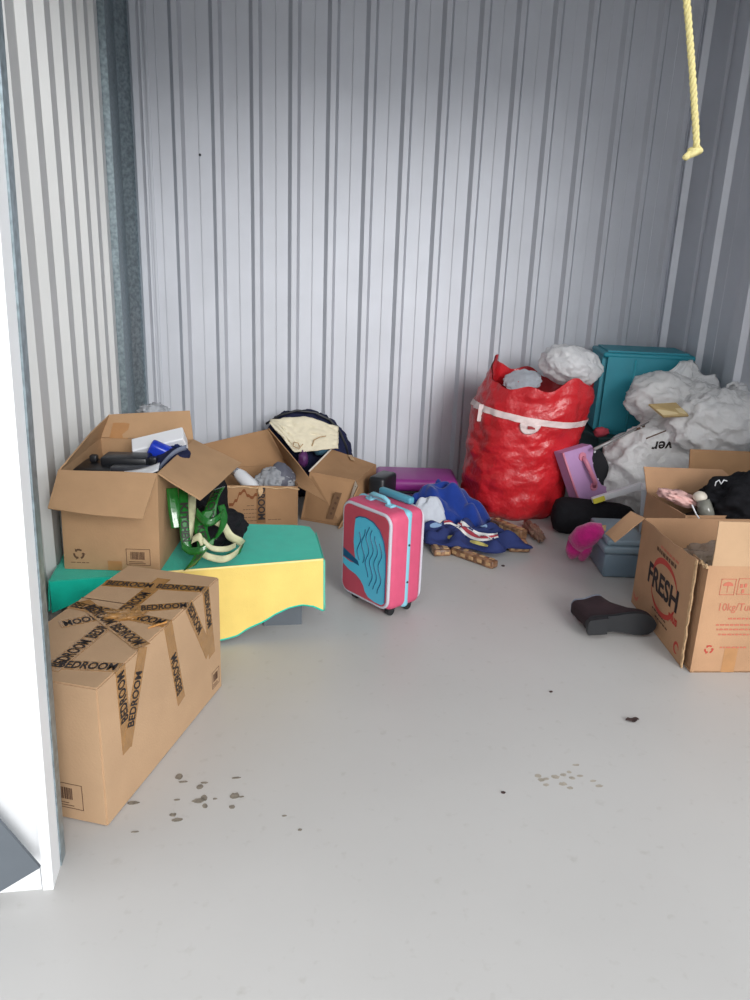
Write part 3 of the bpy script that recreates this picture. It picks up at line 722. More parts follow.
# ---------- navy bag with a cream cloth at the back wall
nv = thing('duffel_bag', 'rounded navy duffel bag against the back wall behind the boxes', 'bag', (.33, 4.62, 0))
obj('bag', blob((.34, 4.60, .20), (.29, .15, .305), 41, .05, 2, .05, 4, 5, zmin=.002), M_navy, nv, smooth=True)
obj('piping', G().tube([PY(u, v, 4.53) for u, v in ((266, 424), (280, 415), (297, 410.5), (315, 412.5), (330, 420), (340, 432), (346, 446), (348, 456))], .008, 6), M_black, nv, smooth=True)
def crm(a, b_):
    u = 270 + 68*a; vt = 420 - 3*math.sin(a*3.1) + 16*max(0, a-.55); vb = 452 - 30*max(0, .35-a)/.35 - 8*max(0, a-.5)
    p = PY(u, lerp(vt, vb, b_), 4.46 - .10*b_ - .03*math.sin(math.pi*a))
    return p + V((0, -.022*abs(noise.noise(V((a*5, b_*4, 3)))) - .012*noise.noise(V((a*11, b_*9, 5))), 0))
cr_ = thing('cream_cloth', 'crumpled cream cloth hanging over the front of the navy duffel bag', 'cloth', (.33, 4.45, .25))
obj('cloth', G().sheet(crm, 34, 24, .006), M_cream, cr_, smooth=True)
obj('drawstring', G().tube([PY(u, v, 4.30) for u, v in ((300, 447), (298, 443), (294, 442), (293, 446), (299, 449), (303, 444))], .003, 5), M_packt, cr_, smooth=True)
obj('drawstring', G().tube([PY(u, v, 4.34) for u, v in ((312, 446), (314, 440), (320, 437), (326, 436))], .003, 5), M_packt, cr_, smooth=True)
pt = PY(204, 432, 3.6)
obj('black_bag', blob((pt.x, pt.y, .26), (.10, .10, .262), 43, .08, 2, .08, 3, 4, zmin=.002), M_blackc, label='black bag standing behind the big open box by the back wall', cat='bag', base=(pt.x, pt.y, 0), smooth=True)

# ================================================================== SUITCASES
u_ = V((.54, -.842, 0)).normalized(); ang = math.atan2(u_.y, u_.x)
sc_o = V((.386, 3.061, 0)) + u_*.155
sc = thing('kids_suitcase', 'upright pink and light blue wheeled kids suitcase on the bare concrete', 'suitcase', sc_o, ang)
W2, D2, Z0, Z1 = .152, .185, .036, .452
body = obj('shell', G().rbox((0, D2/2, (Z0+Z1)/2), (2*W2, D2, Z1-Z0), .034, 4), M_pink, sc, smooth=40, local=True)
band = obj('side_band', G().rbox((0, D2*.52, (Z0+Z1)/2), (2*W2+.004, .040, Z1-Z0+.004), .0195, 4), M_lblue, sc, smooth=40, local=True)
for z in (.15, .31):
    obj('rivet', G().disc((W2+.0015, D2*.52, z), (1, 0, 0), .005, .002, 8), M_black, band, local=True)
def rrect(hw, z0_, z1_, r, y, n=7):
    out = []
    for cx, cz, a0 in ((hw-r, z1_-r, 0), (-hw+r, z1_-r, 90), (-hw+r, z0_+r, 180), (hw-r, z0_+r, 270)):
        for k in range(n):
            a = math.radians(a0+90*k/(n-1)); out.append(V((cx+r*math.cos(a), y, cz+r*math.sin(a))))
    return out
obj('piping', G().tube(rrect(W2-.012, Z0+.012, Z1-.012, .04, .004), .0075, 8, closed=True), M_gpipe, sc, smooth=True, local=True)
obj('piping', G().tube(rrect(W2-.010, Z0+.010, Z1-.010, .04, D2-.005), .006, 8, closed=True), M_gpipe, sc, smooth=True, local=True)
fp = obj('front_panel', G().prism(rrect(W2-.016, Z0+.016, Z1-.016, .036, -.004), (0, .008, 0)), M_rpink, sc, local=True)
# plain blue printed shape with wavy dark lines
ms = [(-.062, .385), (-.040, .398), (.0, .404), (.045, .398), (.085, .375), (.112, .335), (.126, .28), (.130, .20), (.130, .075), (.112, .060), (.07, .058), (.03, .066), (.008, .085), (.0, .105), (-.02, .125), (-.05, .140), (-.10, .150), (-.134, .165), (-.134, .195), (-.09, .185), (-.05, .19), (-.062, .23), (-.07, .28), (-.068, .34)]
pm = obj('blue_print', G().prism([(x, -.0046, z) for x, z in ms], (0, .0008, 0)), M_motif, fp, local=True)
dm = [(-.134, .20), (-.134, .236), (-.09, .222), (-.04, .205), (-.03, .185), (-.06, .188), (-.10, .195)]
obj('dark_print', G().prism([(x, -.0050, z) for x, z in dm], (0, .0008, 0)), M_motifd, fp, local=True)
g = G()
g.tube([V((x, -.0048, z)) for x, z in ms[:9]] , .0024, 5)
for k in range(6):
    x0 = -.035 + k*.026; zt = .372 - .014*abs(k-2.2)**1.3
    pl = [V((x0 + .010*math.sin(i*.75 + k*1.1), -.0048, zt - i*.0135)) for i in range(19 - k % 3)]
    g.tube([p for p in pl if p.z > .20 or p.x > .02 + (.2-p.z)*.1], .0021, 5)
obj('wavy_lines', g, M_motifd, pm, local=True, kind='stuff')
hd = obj('handle', G().tube([(-.055, .07, Z1), (-.052, .066, Z1+.022), (-.035, .062, Z1+.032), (.035, .062, Z1+.032), (.052, .066, Z1+.022), (.055, .07, Z1)], .0095, 8), M_lblue, sc, smooth=True, local=True)
for x in (-.06, .06): obj('handle_mount', G().rbox((x, .072, Z1+.004), (.036, .03, .012), .004, 2), M_lblue, hd, smooth=40, local=True)
obj('pull_bar', G().rbox((0, D2-.025, Z1+.016), (.19, .032, .03), .01, 3), mat('teal pull bar', (78, 150, 172), .5), sc, smooth=40, local=True)
for x, y in ((-.105, .05), (.105, .05), (.105, .145), (-.105, .145)):
    wh = obj('wheel', G().tube([(x-.011, y, .0185), (x+.011, y, .0185)], .0185, 14), M_black, sc, smooth=40, local=True)
    obj('wheel_bracket', G().rbox((x, y, .034), (.034, .036, .022), .005, 2), M_black, wh, smooth=40, local=True)

# purple suitcase lying flat
p = PY(420, 488, 4.42)
ps = thing('purple_suitcase', 'purple hard suitcase lying flat at the foot of the back wall', 'suitcase', (.992, 4.39, 0), math.radians(-8))
obj('lower_shell', G().rbox((0, 0, .055), (.47, .30, .09), .03, 3), M_dpurple, ps, smooth=40, local=True)
obj('lid', G().rbox((0, 0, .135), (.48, .31, .075), .03, 4), M_purple, ps, smooth=40, local=True)
obj('zip_rim', G().rbox((0, 0, .098), (.484, .314, .012), .005, 2), M_black, ps, smooth=40, local=True)
obj('clasp', G().rbox((-.12, -.155, .075), (.05, .012, .022), .004, 2), mat('clasp metal', (170, 170, 176), .3, .8), ps, smooth=40, local=True)
obj('carry_handle', G().tube([(-.07, -.150, .06), (-.06, -.172, .05), (.05, -.172, .05), (.06, -.150, .06)], .008, 8), M_black, ps, smooth=True, local=True)

# ================================================================== CLOTHES AND PACKETS
def drape(c, rx, ry, h, seed, irr=.20, rot=0.0, z0=.003, folds=7, fa=.030, peak=(0, 0), pw=.75, nr=30, nt=84):
    """a cloth heap: polar height field with radial pleats and cross folds, closed underneath"""
    g = G(); c = V(c); R2 = Matrix.Rotation(rot, 3, 'Z'); top = []
    for j in range(nr):
        r = j/(nr-1)
        for i in range(nt):
            th = 2*math.pi*i/nt; n = V((math.cos(th), math.sin(th), 0))
            ro = 1 + irr*noise.noise(n*1.6 + V((seed, 0, 0))) + .07*noise.noise(n*5 + V((seed, 3, 0)))
            p = V((n.x*rx*r*ro + peak[0]*(1-r), n.y*ry*r*ro + peak[1]*(1-r), 0))
            q_ = V((p.x*9 + seed, p.y*9, seed*.7))
            env = (1-r**2)**pw; mid = min(1, 3*r)*(1-r**5)
            z = h*env + fa*mid*(abs(noise.noise(V((p.x*7+seed, p.y*12, 3))))*2.2-.5) + fa*.7*mid*math.sin(folds*th + 2.5*noise.noise(q_*.6)) * r + fa*.25*noise.noise(q_*2.2)*mid
            top.append(c + R2 @ p + V((0, 0, z0 + .012*(1-r**8) + max(z, 0))))
    N = len(top); fs = []
    for j in range(nr-1):
        for i in range(nt): fs.append((j*nt+i, j*nt+(i+1) % nt, (j+1)*nt+(i+1) % nt, (j+1)*nt+i))
    fs.append(tuple((nr-1)*nt+i for i in range(nt)))
    return g.add(top, fs)
def px_band(g, path, wds, lift, n=36):
    """a strip of cloth laid over a mesh along a pixel path"""
    bv_ = tess(g); P = [V((u, v, 0)) for u, v in path]; rows = []
    for i in range(n+1):
        t = i/n*(len(P)-1); k = min(int(t), len(P)-2); f = t-k
        p0, p1, p2, p3 = P[max(k-1, 0)], P[k], P[k+1], P[min(k+2, len(P)-1)]
        c = .5*((2*p1) + (p2-p0)*f + (2*p0-5*p1+4*p2-p3)*f*f + (3*p1-p0-3*p2+p3)*f**3)
        d = (p2-p1).normalized(); s_ = V((-d.y, d.x, 0)); w_ = wds*math.sin(math.pi*min(max(i/n, .06), .94))**.4
        row = []
        for m_ in range(5):
            q_ = c + s_*w_*(m_/4-.5); r_ = ray(q_.x, q_.y).normalized(); h_ = bv_.ray_cast(CAM, r_)
            row.append(h_[0] - r_*lift if h_[0] else None)
        rows.append(row)
    out = G(); idx = {}
    for i, row in enumerate(rows):
        for m_, p in enumerate(row):
            if p is not None: idx[(i, m_)] = len(out.v); out.v.append(p)
    for i in range(n):
        for m_ in range(4):
            ks = [(i, m_), (i+1, m_), (i+1, m_+1), (i, m_+1)]
            if all(k in idx for k in ks):
                pp = [out.v[idx[k]] for k in ks]
                if max((a-b_).length for a in pp for b_ in pp) < .09: out.f.append(tuple(idx[k] for k in ks))
    return out
rb = thing('blue_towel', 'heap of royal blue cloth between the purple suitcase and the red bag', 'cloth', (1.09, 3.95, 0))
obj('cloth', drape((1.10, 3.95, 0), .23, .19, .215, 52.3, fa=.050, folds=6, peak=(-.13, .02), pw=.8, irr=.3), M_royal, rb, smooth=True)
pt = PY(430, 503, 3.80)
obj('grey_shirt', drape((pt.x, pt.y, 0), .115, .085, .20, 53.1, fa=.035, folds=5, pw=.6), M_cloudc, label='pale grey white shirt slumped beside the royal blue cloth', cat='shirt', base=(pt.x, pt.y, 0), smooth=True)
jr = thing('navy_jersey', 'navy sports jersey with white and red stripes crumpled on the brown packets', 'jersey', (1.18, 3.65, .03))
gj = drape((1.13, 3.615, 0), .26, .155, .050, 57.7, irr=.5, rot=-.22, z0=.036, fa=.050, folds=9, pw=.55, peak=(-.05, .03), nt=110, nr=36)
obj('cloth', gj, mat('navy jersey cloth', (32, 46, 100), .85, 0, .12, 20, .2, 160), jr, smooth=True)
pth = [(444, 522), (452, 521), (461, 525), (469, 532), (477, 536), (488, 537), (498, 535)]
obj('white_stripe', px_band(gj, pth, 9.5, .003), M_wc, jr, smooth=True)
obj('red_stripe', px_band(gj, pth, 3.6, .006), M_redc, jr, smooth=True)
obj('light_blue_panel', px_band(gj, [(430, 526), (436, 525), (442, 524)], 5, .003), M_skyc, jr, smooth=True)
obj('light_blue_panel', px_band(gj, [(476, 522), (481, 524), (487, 527)], 5, .003), M_skyc, jr, smooth=True)
obj('yellow_patch', px_band(gj, [(470, 541), (478, 543), (488, 546)], 3.5, .003), M_olive, jr, smooth=True)
pt = FL(437, 541)
obj('white_rag', drape((pt.x, pt.y+.05, .0), .095, .06, .035, 55.5, z0=.048, fa=.018, folds=5), M_cream, label='off white rag at the end of the navy jersey', cat='rag', base=(pt.x, pt.y+.04, .045), smooth=True)
pg = 'brown packets around the jersey'
def packet(a, b_, wd, ht, label, segs=4, mt=M_pack, tilt=0.0):
    a, b_ = FL(*a), FL(*b_); d = b_-a; L_ = d.length; an = math.atan2(d.y, d.x)
    r = thing('brown_packet', label, 'packet', a, an, pg)
    g = G().rbox((L_/2, wd/2, ht/2+.001), (L_, wd, ht), min(.008, ht*.3), 2)
    for p in g.v: p.z += (.004*noise.noise(V((p.x*40, p.y*40, an*5))) if p.z > ht*.4 else 0)
    w_ = obj('wrapper', g, mt, r, smooth=50, local=True)
    for k in range(segs):
        x = (k+.5)/segs*L_
        rx_ = random.uniform(.35, .8)
        obj('printed_patch', G().rbox((x, wd*random.uniform(.4, .62), ht+.0025), (L_/segs*rx_, wd*random.uniform(.3, .7), .004), .0015, 1), M_packt, w_, local=True)
        obj('printed_patch', G().rbox((x, -.0005, ht*.55), (L_/segs*.5, .003, ht*.4), .001, 1), M_packt, w_, local=True)
    return r
packet((450, 555), (492, 570), .05, .040, 'long brown packet lying nearest the camera in front of the jersey', 5)
packet((434, 557), (451, 556.5), .09, .034, 'short brown packet next to the pink suitcase under the off white rag', 2)
packet((489, 528), (520, 541), .055, .055, 'long brown packet leaning along the foot of the red bag', 4)
packet((509, 552.5), (530, 553), .13, .034, 'stubby brown packet at the right end of the jersey', 3)
packet((462, 551), (482, 549), .05, .02, 'flat tan packet under the front edge of the jersey', 2, M_packt)
g = blob(FL(532, 540) + V((.03, .06, .028)), (.030, .13, .030), 61, .25, 3, -.35, 3, 4, zmin=.002); pt = FL(532, 540)
obj('crumpled_wrapper', g, film('brown film', (168, 132, 112), .25, .2, .3, .5, 40), label='crumpled brown see-through wrapper beside the foot of the red bag', cat='wrapper', base=(pt.x, pt.y, 0), smooth=True)
g = blob(FL(497, 550) + V((0, .03, .022)), (.075, .028, .022), 62, .15, 3, .1, 3, 4, zmin=.002); pt = FL(497, 550)
obj('green_white_pouch', g, mat('pale green print', (178, 190, 150), .6, 0, .35, 30), label='pale green and white pouch in front of the jersey', cat='pouch', base=(pt.x, pt.y, 0), smooth=True)
pt = FL(454, 548); g = G().rbox((pt.x, pt.y, .05), (.07, .05, .03), .008, 2, Matrix.Rotation(.3, 3, 'Z'))
obj('yellow_tin', g, M_olive, label='small pale yellow carton between the brown packets', cat='carton', base=(pt.x, pt.y, .035), smooth=50)
pt = PY(504, 541, 3.55); g = G().disc((pt.x, pt.y, pt.z), (-.2, -.8, .5), .022, .006, 14)
obj('yellow_badge', g, M_olive, label='round pale yellow badge at the right end of the jersey', cat='badge', base=(pt.x, pt.y, pt.z-.02))

# ================================================================== RED BAG
BC = V((1.545, 4.22))
def bagS(th, z, inset=0.0):
    t = z/.80
    prof = [(0, .78), (.04, .90), (.12, .965), (.3, 1.0), (.55, 1.04), (.75, 1.06), (.9, 1.03), (1.0, .97), (1.15, .90)]
    for (a, r0), (b_, r1) in zip(prof, prof[1:]):
        if t <= b_: k = lerp(r0, r1, (t-a)/(b_-a)); break
    else: k = .9
    n = V((math.cos(th), math.sin(th), 0))
    wr_ = .006*noise.noise(V((n.x*9, n.y*9, z*50))) + .006*abs(noise.noise(V((n.x*6+z*9, n.y*6, z*14)))) + .016*noise.noise(V((n.x*2.2, n.y*2.2, z*11))) + .010*noise.noise(V((n.x*5, n.y*5, z*26))) + .010*abs(noise.noise(V((n.x*3 + z*4, n.y*3, z*6 + 9))))
    cx = BC.x + .105*t*t; 
    return V((cx + n.x*(.306*k + wr_ - inset), BC.y + n.y*(.285*k + wr_ - inset), z))
def rim(th):
    d = math.degrees(th) % 360
    tip = lambda c, w_: math.exp(-((d-c+180) % 360 - 180)**2/(2*w_*w_))
    return .765 + .105*tip(150, 27) + .035*tip(10, 22) + .05*tip(285, 18) - .03*tip(235, 25) - .035*tip(325, 18) + .02*math.sin(th*5) + .012*math.sin(th*9+1)
rbag = thing('red_bag', 'tall stuffed red woven plastic bag with a white band leaning by the back wall', 'bag', (BC.x, BC.y, 0))
def rb_out(a, t):
    th = 2*math.pi*a; z = rim(th)*(t**.9)
    p = bagS(th, z); p.z += .002; return p
g = G().grid(rb_out, 120, 60, cu=True)
def rb_in(a, t):
    th = 2*math.pi*a; z = lerp(rim(th), .64, t)
    p = bagS(th, z, .006 + .05*t + .02*abs(math.sin(th*7))*t); p.z += .002; return p
g.grid(rb_in, 120, 8, cu=True)
o_ = len(g.v); g.v.append(V((BC.x, BC.y, .002))); g.f += [(o_, (i+1) % 120, i) for i in range(120)]
obj('sack', g, M_red, rbag, smooth=True)
def bz(th): return .590 - .035*math.cos(th) + .012*math.sin(th)
def bd_(a, b_):
    th = 2*math.pi*a; z = bz(th) + (b_-.5)*.034
    p = bagS(th, z, -.006); return p
bo = obj('band', G().grid(bd_, 120, 4, cu=True), M_band, rbag, smooth=True)
g = G()
th0 = math.radians(253)
def tab(a, b_):
    w_ = (a-.5)*.105; z = bz(th0) - .012 - b_*.058
    w_ *= math.sqrt(max(0.02, 1-(b_*.97)**2.2))
    p = bagS(th0 + w_/.31, z, -.009 - .002*math.sin(b_*3)); return p
tb = obj('label_tab', G().sheet(tab, 14, 8, .003), M_band, bo, smooth=True)
lb = bagS(th0+.02, bz(th0)-.032, -.0125)
xl = V((1, 0, 0)); nl_ = (bagS(th0, .57)-V((BC.x, BC.y, .57))).normalized(); nl_ = V((nl_.x, nl_.y, 0)).normalized(); xl = V((-nl_.y, nl_.x, 0))
obj('red_logo', G().slab([lb - xl*.020 - up*.008 + nl_*.004, lb + xl*.020 - up*.010 + nl_*.004, lb + xl*.020 + up*.006 + nl_*.004, lb - xl*.020 + up*.008 + nl_*.004], .002), mat('dull red label', (150, 44, 50), .7), tb)
e0 = bagS(math.radians(196), bz(math.radians(196)), -.012)
obj('band_end', G().slab([e0 + V((-.012, 0, .02)), e0 + V((.012, -.01, .02)), e0 + V((.0, -.01, -.075)), e0 + V((-.018, 0, -.075))], .002), M_band, bo)
pt = PY(524, 377, 4.28)
g = G(); R_ = Matrix.Rotation(-.25, 3, 'Y') @ Matrix.Rotation(.55, 3, 'X')
gp = thing('grey_packet', 'grey plastic packet with red marks in the mouth of the red bag', 'packet', (pt.x, pt.y, pt.z-.05))
gp_b = obj('packet', blob((pt.x, pt.y+.02, pt.z-.025), (.11, .085, .024), 78, .15, 2, -.18, 2.4, 4, M=R_), mat('grey packet film', (172, 178, 186), .3, 0, .15, 20, .3, 40), gp, smooth=50)
g = G()
for dx in (-.03, .0, .022): g.box(V((pt.x, pt.y+.02, pt.z-.0275)) + R_ @ V((dx, -.012, .0205)), (.010, .018, .002), R_)
obj('red_marks', g, M_inkr, gp_b, kind='stuff')
obj('rag_filling', blob((BC.x+.05, BC.y, .60), (.20, .19, .085), 71, .12, 2, .1, 3, 4), M_redc, rbag, smooth=True)
pt = PY(571, 366, 4.27)
wb1 = thing('white_bag', 'knotted white plastic bag sitting on the mouth of the red bag', 'plastic bag', (pt.x, pt.y, pt.z-.11))
obj('bag', blob((pt.x, pt.y, pt.z), (.180, .145, .118), 72, .10, 1.6, -.10, 2.2, 5, M=Matrix.Rotation(.22, 3, 'Y')), M_bagc, wb1, smooth=True)
obj('inner_bundle', blob((pt.x+.015, pt.y, pt.z-.005), (.150, .115, .09), 73, .10, 1.6, .08, 2.4, 4, M=Matrix.Rotation(.22, 3, 'Y')), M_cloudc, wb1, smooth=True)

# ================================================================== BACK RIGHT PILE
# dark green tub carrying the teal tub
gt_ = thing('dark_green_tub', 'dark green plastic tub under the teal tub in the back corner', 'tub', (2.34, 4.50, 0))
obj('body', G().rbox((2.34, 4.50, .21), (.52, .42, .416), .03, 3), M_dgreen, gt_, smooth=40)
obj('rim', G().rbox((2.34, 4.50, .405), (.545, .445, .03), .012, 2), M_dgreen, gt_, smooth=40)
pt = PY(601, 432, 4.24); obj('red_cloth', blob((pt.x, pt.y, pt.z), (.045, .028, .03), 81, .2, 2, .15, 2.5, 3), M_redc, label='bit of dull red cloth on the front of the dark green tub', cat='cloth', base=(pt.x, pt.y, pt.z-.03), smooth=True)
tt = thing('teal_tub', 'big teal plastic tub standing upside down in the back corner', 'tub', (2.378, 4.48, .421), math.radians(-14))
def frus(hx0, hy0, hx1, hy1, za, zb):
    return [(-hx0, -hy0, za), (hx0, -hy0, za), (hx0, hy0, za), (-hx0, hy0, za), (-hx1, -hy1, zb), (hx1, -hy1, zb), (hx1, hy1, zb), (-hx1, hy1, zb)]
g = G().hexa([V(p) for p in frus(.275, .205, .262, .19, .001, .50)])
bm = bmesh.new(); vv = [bm.verts.new(p) for p in g.v]; [bm.faces.new([vv[i] for i in f]) for f in g.f]
bmesh.ops.bevel(bm, geom=bm.edges[:], offset=.028, segments=4, affect='EDGES')
obj('body', G().frombm(bm), M_tealtub, tt, smooth=40, local=True)
obj('rib', G().tube([(-.085, -.207, .02), (-.075, -.193, .455)], .007, 6), M_tealtub2, tt, smooth=True, local=True)
obj('rim', G().rbox((0, 0, .475), (.53, .386, .03), .012, 3), M_tealtub, tt, smooth=40, local=True)

# lilac case with a pink handle
o = PY(578, 478, 3.92)
lx = (PY(591, 444.7, 3.92)-PY(562.7, 453, 3.86)).normalized(); 
ly = (PY(562.7, 453, 3.88)-PY(580, 504, 3.88)).normalized(); ln_ = lx.cross(ly).normalized(); lx = ly.cross(ln_)
A = PY(562.7, 453, 3.86)
def LP(u, v): return PP(u, v, A, ln_)
lc = thing('lilac_case', 'tilted lilac plastic case with a dusty pink handle beside the red bag', 'case', PY(582, 505, 3.95))
outl = [(562.7, 453), (591, 444.7), (592.5, 450), (588, 456), (586.5, 465), (589.5, 476), (595, 484), (601, 487), (609, 487.5), (609, 496), (593, 507), (580, 505)]
outl = [(562.7, 453), (591, 444.7), (594, 449), (592, 458), (593.5, 468), (597, 478), (602, 485.5), (609, 487.5), (609, 496), (593, 507), (580, 505)]
body = obj('body', G().prism([LP(u, v) for u, v in outl], -ln_*.075), M_lilac, lc)
obj('edge_strip', G().tube([LP(562.7, 453) + ln_*.002, LP(580, 505) + ln_*.002], .006, 6), M_lpink, body, smooth=True)
hd = obj('handle', G().tube([LP(582.5, 457) + ln_*.006, LP(583.5, 463) + ln_*.028, LP(588, 474) + ln_*.032, LP(592, 482) + ln_*.028, LP(593.5, 486) + ln_*.006], .0125, 8), M_lpink, lc, smooth=True)
for u, v in ((582, 456.5), (593.5, 486.5)):
    m_ = obj('handle_mount', G().disc(LP(u, v), ln_, .024, .007, 12), M_lpink, hd)
for u, v in ((582.3, 457.5), (593.4, 486)):
    obj('screw_hole', G().disc(LP(u, v) + ln_*.0065, ln_, .007, .002, 8), M_ink, hd)
arch = [(594.5, 450), (598, 449), (604, 452), (609, 462), (612.5, 476), (613, 486), (609, 487), (602, 484.5), (597.5, 478), (594.5, 468), (593, 458)]
obj('black_arch', G().prism([LP(u, v) - ln_*.012 for u, v in arch], -ln_*.07), M_black, lc)
for u, v in ((595.5, 452), (593, 463.5), (598.5, 479.5)):
    obj('stud', G().disc(LP(u, v) - ln_*.010, ln_, .006, .006, 8), M_wplast, lc)
# grey rod and white strip
a, b_ = PY(594, 449.5, 3.86), PY(660, 417, 4.02)
obj('grey_rod', G().tube([a, lerp(a, b_, .33), b_], [.010, .008, .006], 8), M_metalw, label='thin grey rod slanting from the lilac case up to the white bags', cat='rod', base=a - up*.01, smooth=True)
ws = thing('white_strip', 'white plastic strip with a yellow sticker below the lilac case', 'strip', PY(592, 508, 3.72))
a, b_ = PY(592, 503.5, 3.72), PY(642, 488, 3.66); d_ = (b_-a).normalized(); R_ = Matrix((d_, V((0, 1, 0)), V((-d_.z, 0, d_.x)))).transposed()
obj('strip', G().rbox((a+b_)/2 + up*.016, ((b_-a).length, .03, .034), .004, 2, R_), M_wplast, ws, smooth=40)
obj('yellow_sticker', G().box(lerp(a, b_, .11) + up*.016 + V((0, -.0155, 0)), (.062, .003, .030), R_), M_yel, ws)
ct = thing('clear_tube', 'clear tube with a white cap standing behind the printed open box', 'tube', (2.06, 3.56, 0))
t0, t1 = V((2.035, 3.56, .002)), PY(645, 487, 3.56)
obj('tube', G().tube([t0, t1], .017, 12), mat('cloudy tube', (196, 204, 212), .2, 0), ct, smooth=50)
obj('cap', G().tube([t1 - up*.01, t1 + up*.015, t1 + up*.018], [.021, .021, .017], 12), M_wplast, ct, smooth=50)

# white plastic bags
def pbag(c, rad, seed, label, inner, M=None, mt=M_bag, amp=.16, cr=-.12, zmin=None, cfr=2.3):
    r = thing('white_bag', label, 'plastic bag', (c.x, c.y, max(c.z-rad[2], 0)))
    g = blob(c, rad, seed, amp, 1.7, cr, cfr, 5, zmin=zmin, M=M); b_ = obj('bag', g, mt, r, smooth=True)
    if inner: obj('inner_bundle', blob(c, [k*.74 for k in rad], seed+1, .10, 1.8, .06, 2.4, 4, zmin=(zmin+.01) if zmin is not None else None, M=M), inner, r, smooth=True)
    return r, g, b_
c2 = V((2.315, 3.99, .285))
r2, g2, b2_ = pbag(c2, (.335, .20, .30), 91, 'biggest white plastic bag with upside down black lettering on its front', M_wc, zmin=.003, mt=M_bag)
bv = tess(g2)
def onbag(p, n):
    d = (p-CAM).normalized(); h = bv.ray_cast(CAM, d)
    return h[0] - d*.004 if h[0] else p
tp_ = PY(662, 446, 3.7)
obj('lettering', text_geo('ver', .085, tp_, (-1, 0, -.05), (.0, .12, -1), proj=onbag, bold=.002), M_ink, b2_)
def bline(u0, v0, u1, v1, h=1.3):
    n = 14; top = [PY(lerp(u0, u1, i/n), lerp(v0, v1, i/n), 3.7) for i in range(n+1)]; bot = [PY(lerp(u0, u1, i/n), lerp(v0, v1, i/n)+h, 3.7) for i in range(n+1)]
    g = G(); ps = [onbag(p, None) for p in top] + [onbag(p, None) for p in bot]
    g.add(ps, [(i, i+1, n+2+i, n+1+i) for i in range(n)]); return g
obj('faint_print', bline(646, 438, 666, 430), M_inkb, b2_); obj('faint_print', bline(634, 429, 645, 425, 2.5), M_inkb, b2_)
c3 = PY(660, 398, 4.10)
r3, g3, b3__ = pbag(c3, (.20, .16, .15), 94, 'white plastic bag with tall pointed handles at the top of the pile', M_wc, mt=M_bagc)
def sail(pts, seed, sgn=1):
    P = [V(p) for p in pts]
    def fn(a, b_):
        p = lerp(lerp(P[0], P[1], a), lerp(P[3], P[2], a), b_); return p + V((0, .03*noise.noise(V((a*3+seed, b_*3, 1))) - .012*abs(noise.noise(V((a*6, b_*6+seed, 4)))), 0))
    return G().sheet(fn, 14, 14, .0015)
obj('bag_handle', sail([PY(640, 395, 4.05), PY(690, 395, 4.05), PY(693, 360, 4.12), PY(680, 361, 4.14)], 3), M_bagc, r3, smooth=True)
obj('bag_handle', sail([PY(682, 400, 4.02), PY(722, 392, 4.02), PY(716, 374, 4.06), PY(688, 378, 4.08)], 9), M_bagc, r3, smooth=True)
obj('bag_handle', sail([PY(690, 390, 4.05), PY(704, 378, 4.08), PY(695, 363, 4.12), PY(688, 361, 4.12)], 14), M_bagc, r3, smooth=True)
c4 = PY(716, 425, 3.86)
r4, g4, b4_ = pbag(c4, (.265, .17, .20), 97, 'white plastic bag at the right of the pile above the brown flap', M_wc, mt=M_bag)
c5 = PY(700, 398, 4.0)
pbag(c5, (.13, .10, .09), 99, 'cloudy small plastic bag in the middle of the white bag pile', M_wc, mt=M_bagc)
c6 = PY(737, 400, 3.95)
r6, g6, b6_ = pbag(c6, (.085, .08, .10), 102, 'small tied plastic bag with a loop handle at the right end of the pile', M_wc, mt=M_bagc)
obj('loop_handle', G().tube([PY(u, v, 3.93) for u, v in ((727, 392), (728, 385), (733, 383), (739, 386), (743, 394), (745, 402))], .009, 6), M_bag, r6, smooth=True)
a = PY(668, 411, 3.86)
q = [PY(649, 404, 3.84), PY(664, 416.5, 3.80), PY(689, 415.5, 3.78), PY(676, 402.5, 3.86)]
en = thing('kraft_envelope', 'flat tan paper envelope lying on the white bags', 'envelope', a - up*.02)
obj('envelope', G().slab(q, .012), M_kraft, en)
qn = (q[2]-q[0]).cross(q[3]-q[1]).normalized(); qn = qn if qn.z > 0 else -qn
obj('paper_edge', G().slab([lerp(q[0], q[1], .45) + qn*.003, lerp(q[1], q[0], .1) + qn*.003, lerp(q[2], q[3], .1) + qn*.003, lerp(q[3], q[2], .45) + qn*.003], .002), mat('pale paper', (206, 188, 146), .8), en)

# sleeping roll, magenta mitten, grey bin
rl = thing('black_roll', 'black rolled sleeping mat lying in front of the red bag', 'roll', (1.83, 3.80, 0))
a, b_ = V((1.635, 3.82, .100)), V((2.06, 3.70, .086)); pts = [lerp(a, b_, t) for t in (0, .03, .10, .2, .5, .8, .92, .98, 1.0)]
obj('roll', G().tube(pts, [.045, .08, .097, .099, .098, .092, .08, .055, .03], 26), M_blackc, rl, smooth=True)
mt_ = thing('magenta_mitten', 'magenta fleece mitten lying against the grey plastic bin', 'mitten', (1.60, 3.40, 0))
path = [PY(603, 530, 3.30), PY(594, 532, 3.31), PY(584, 537, 3.32), PY(576, 544, 3.34)]
obj('mitten_body', G().tube(path, [.034, .052, .060, .052], 16), M_magenta, mt_, smooth=True)
for pts, rs in (([PY(577, 544, 3.34), PY(573, 551, 3.36), PY(572, 556, 3.38)], [.048, .038, .022]), ([PY(584, 542, 3.32), PY(584, 551, 3.33), PY(582, 558, 3.35)], [.045, .036, .022])):
    obj('finger_lobe', G().tube(pts + [pts[-1] + V((0, 0, -.016))], rs + [.006], 14), M_magenta, mt_, smooth=True)
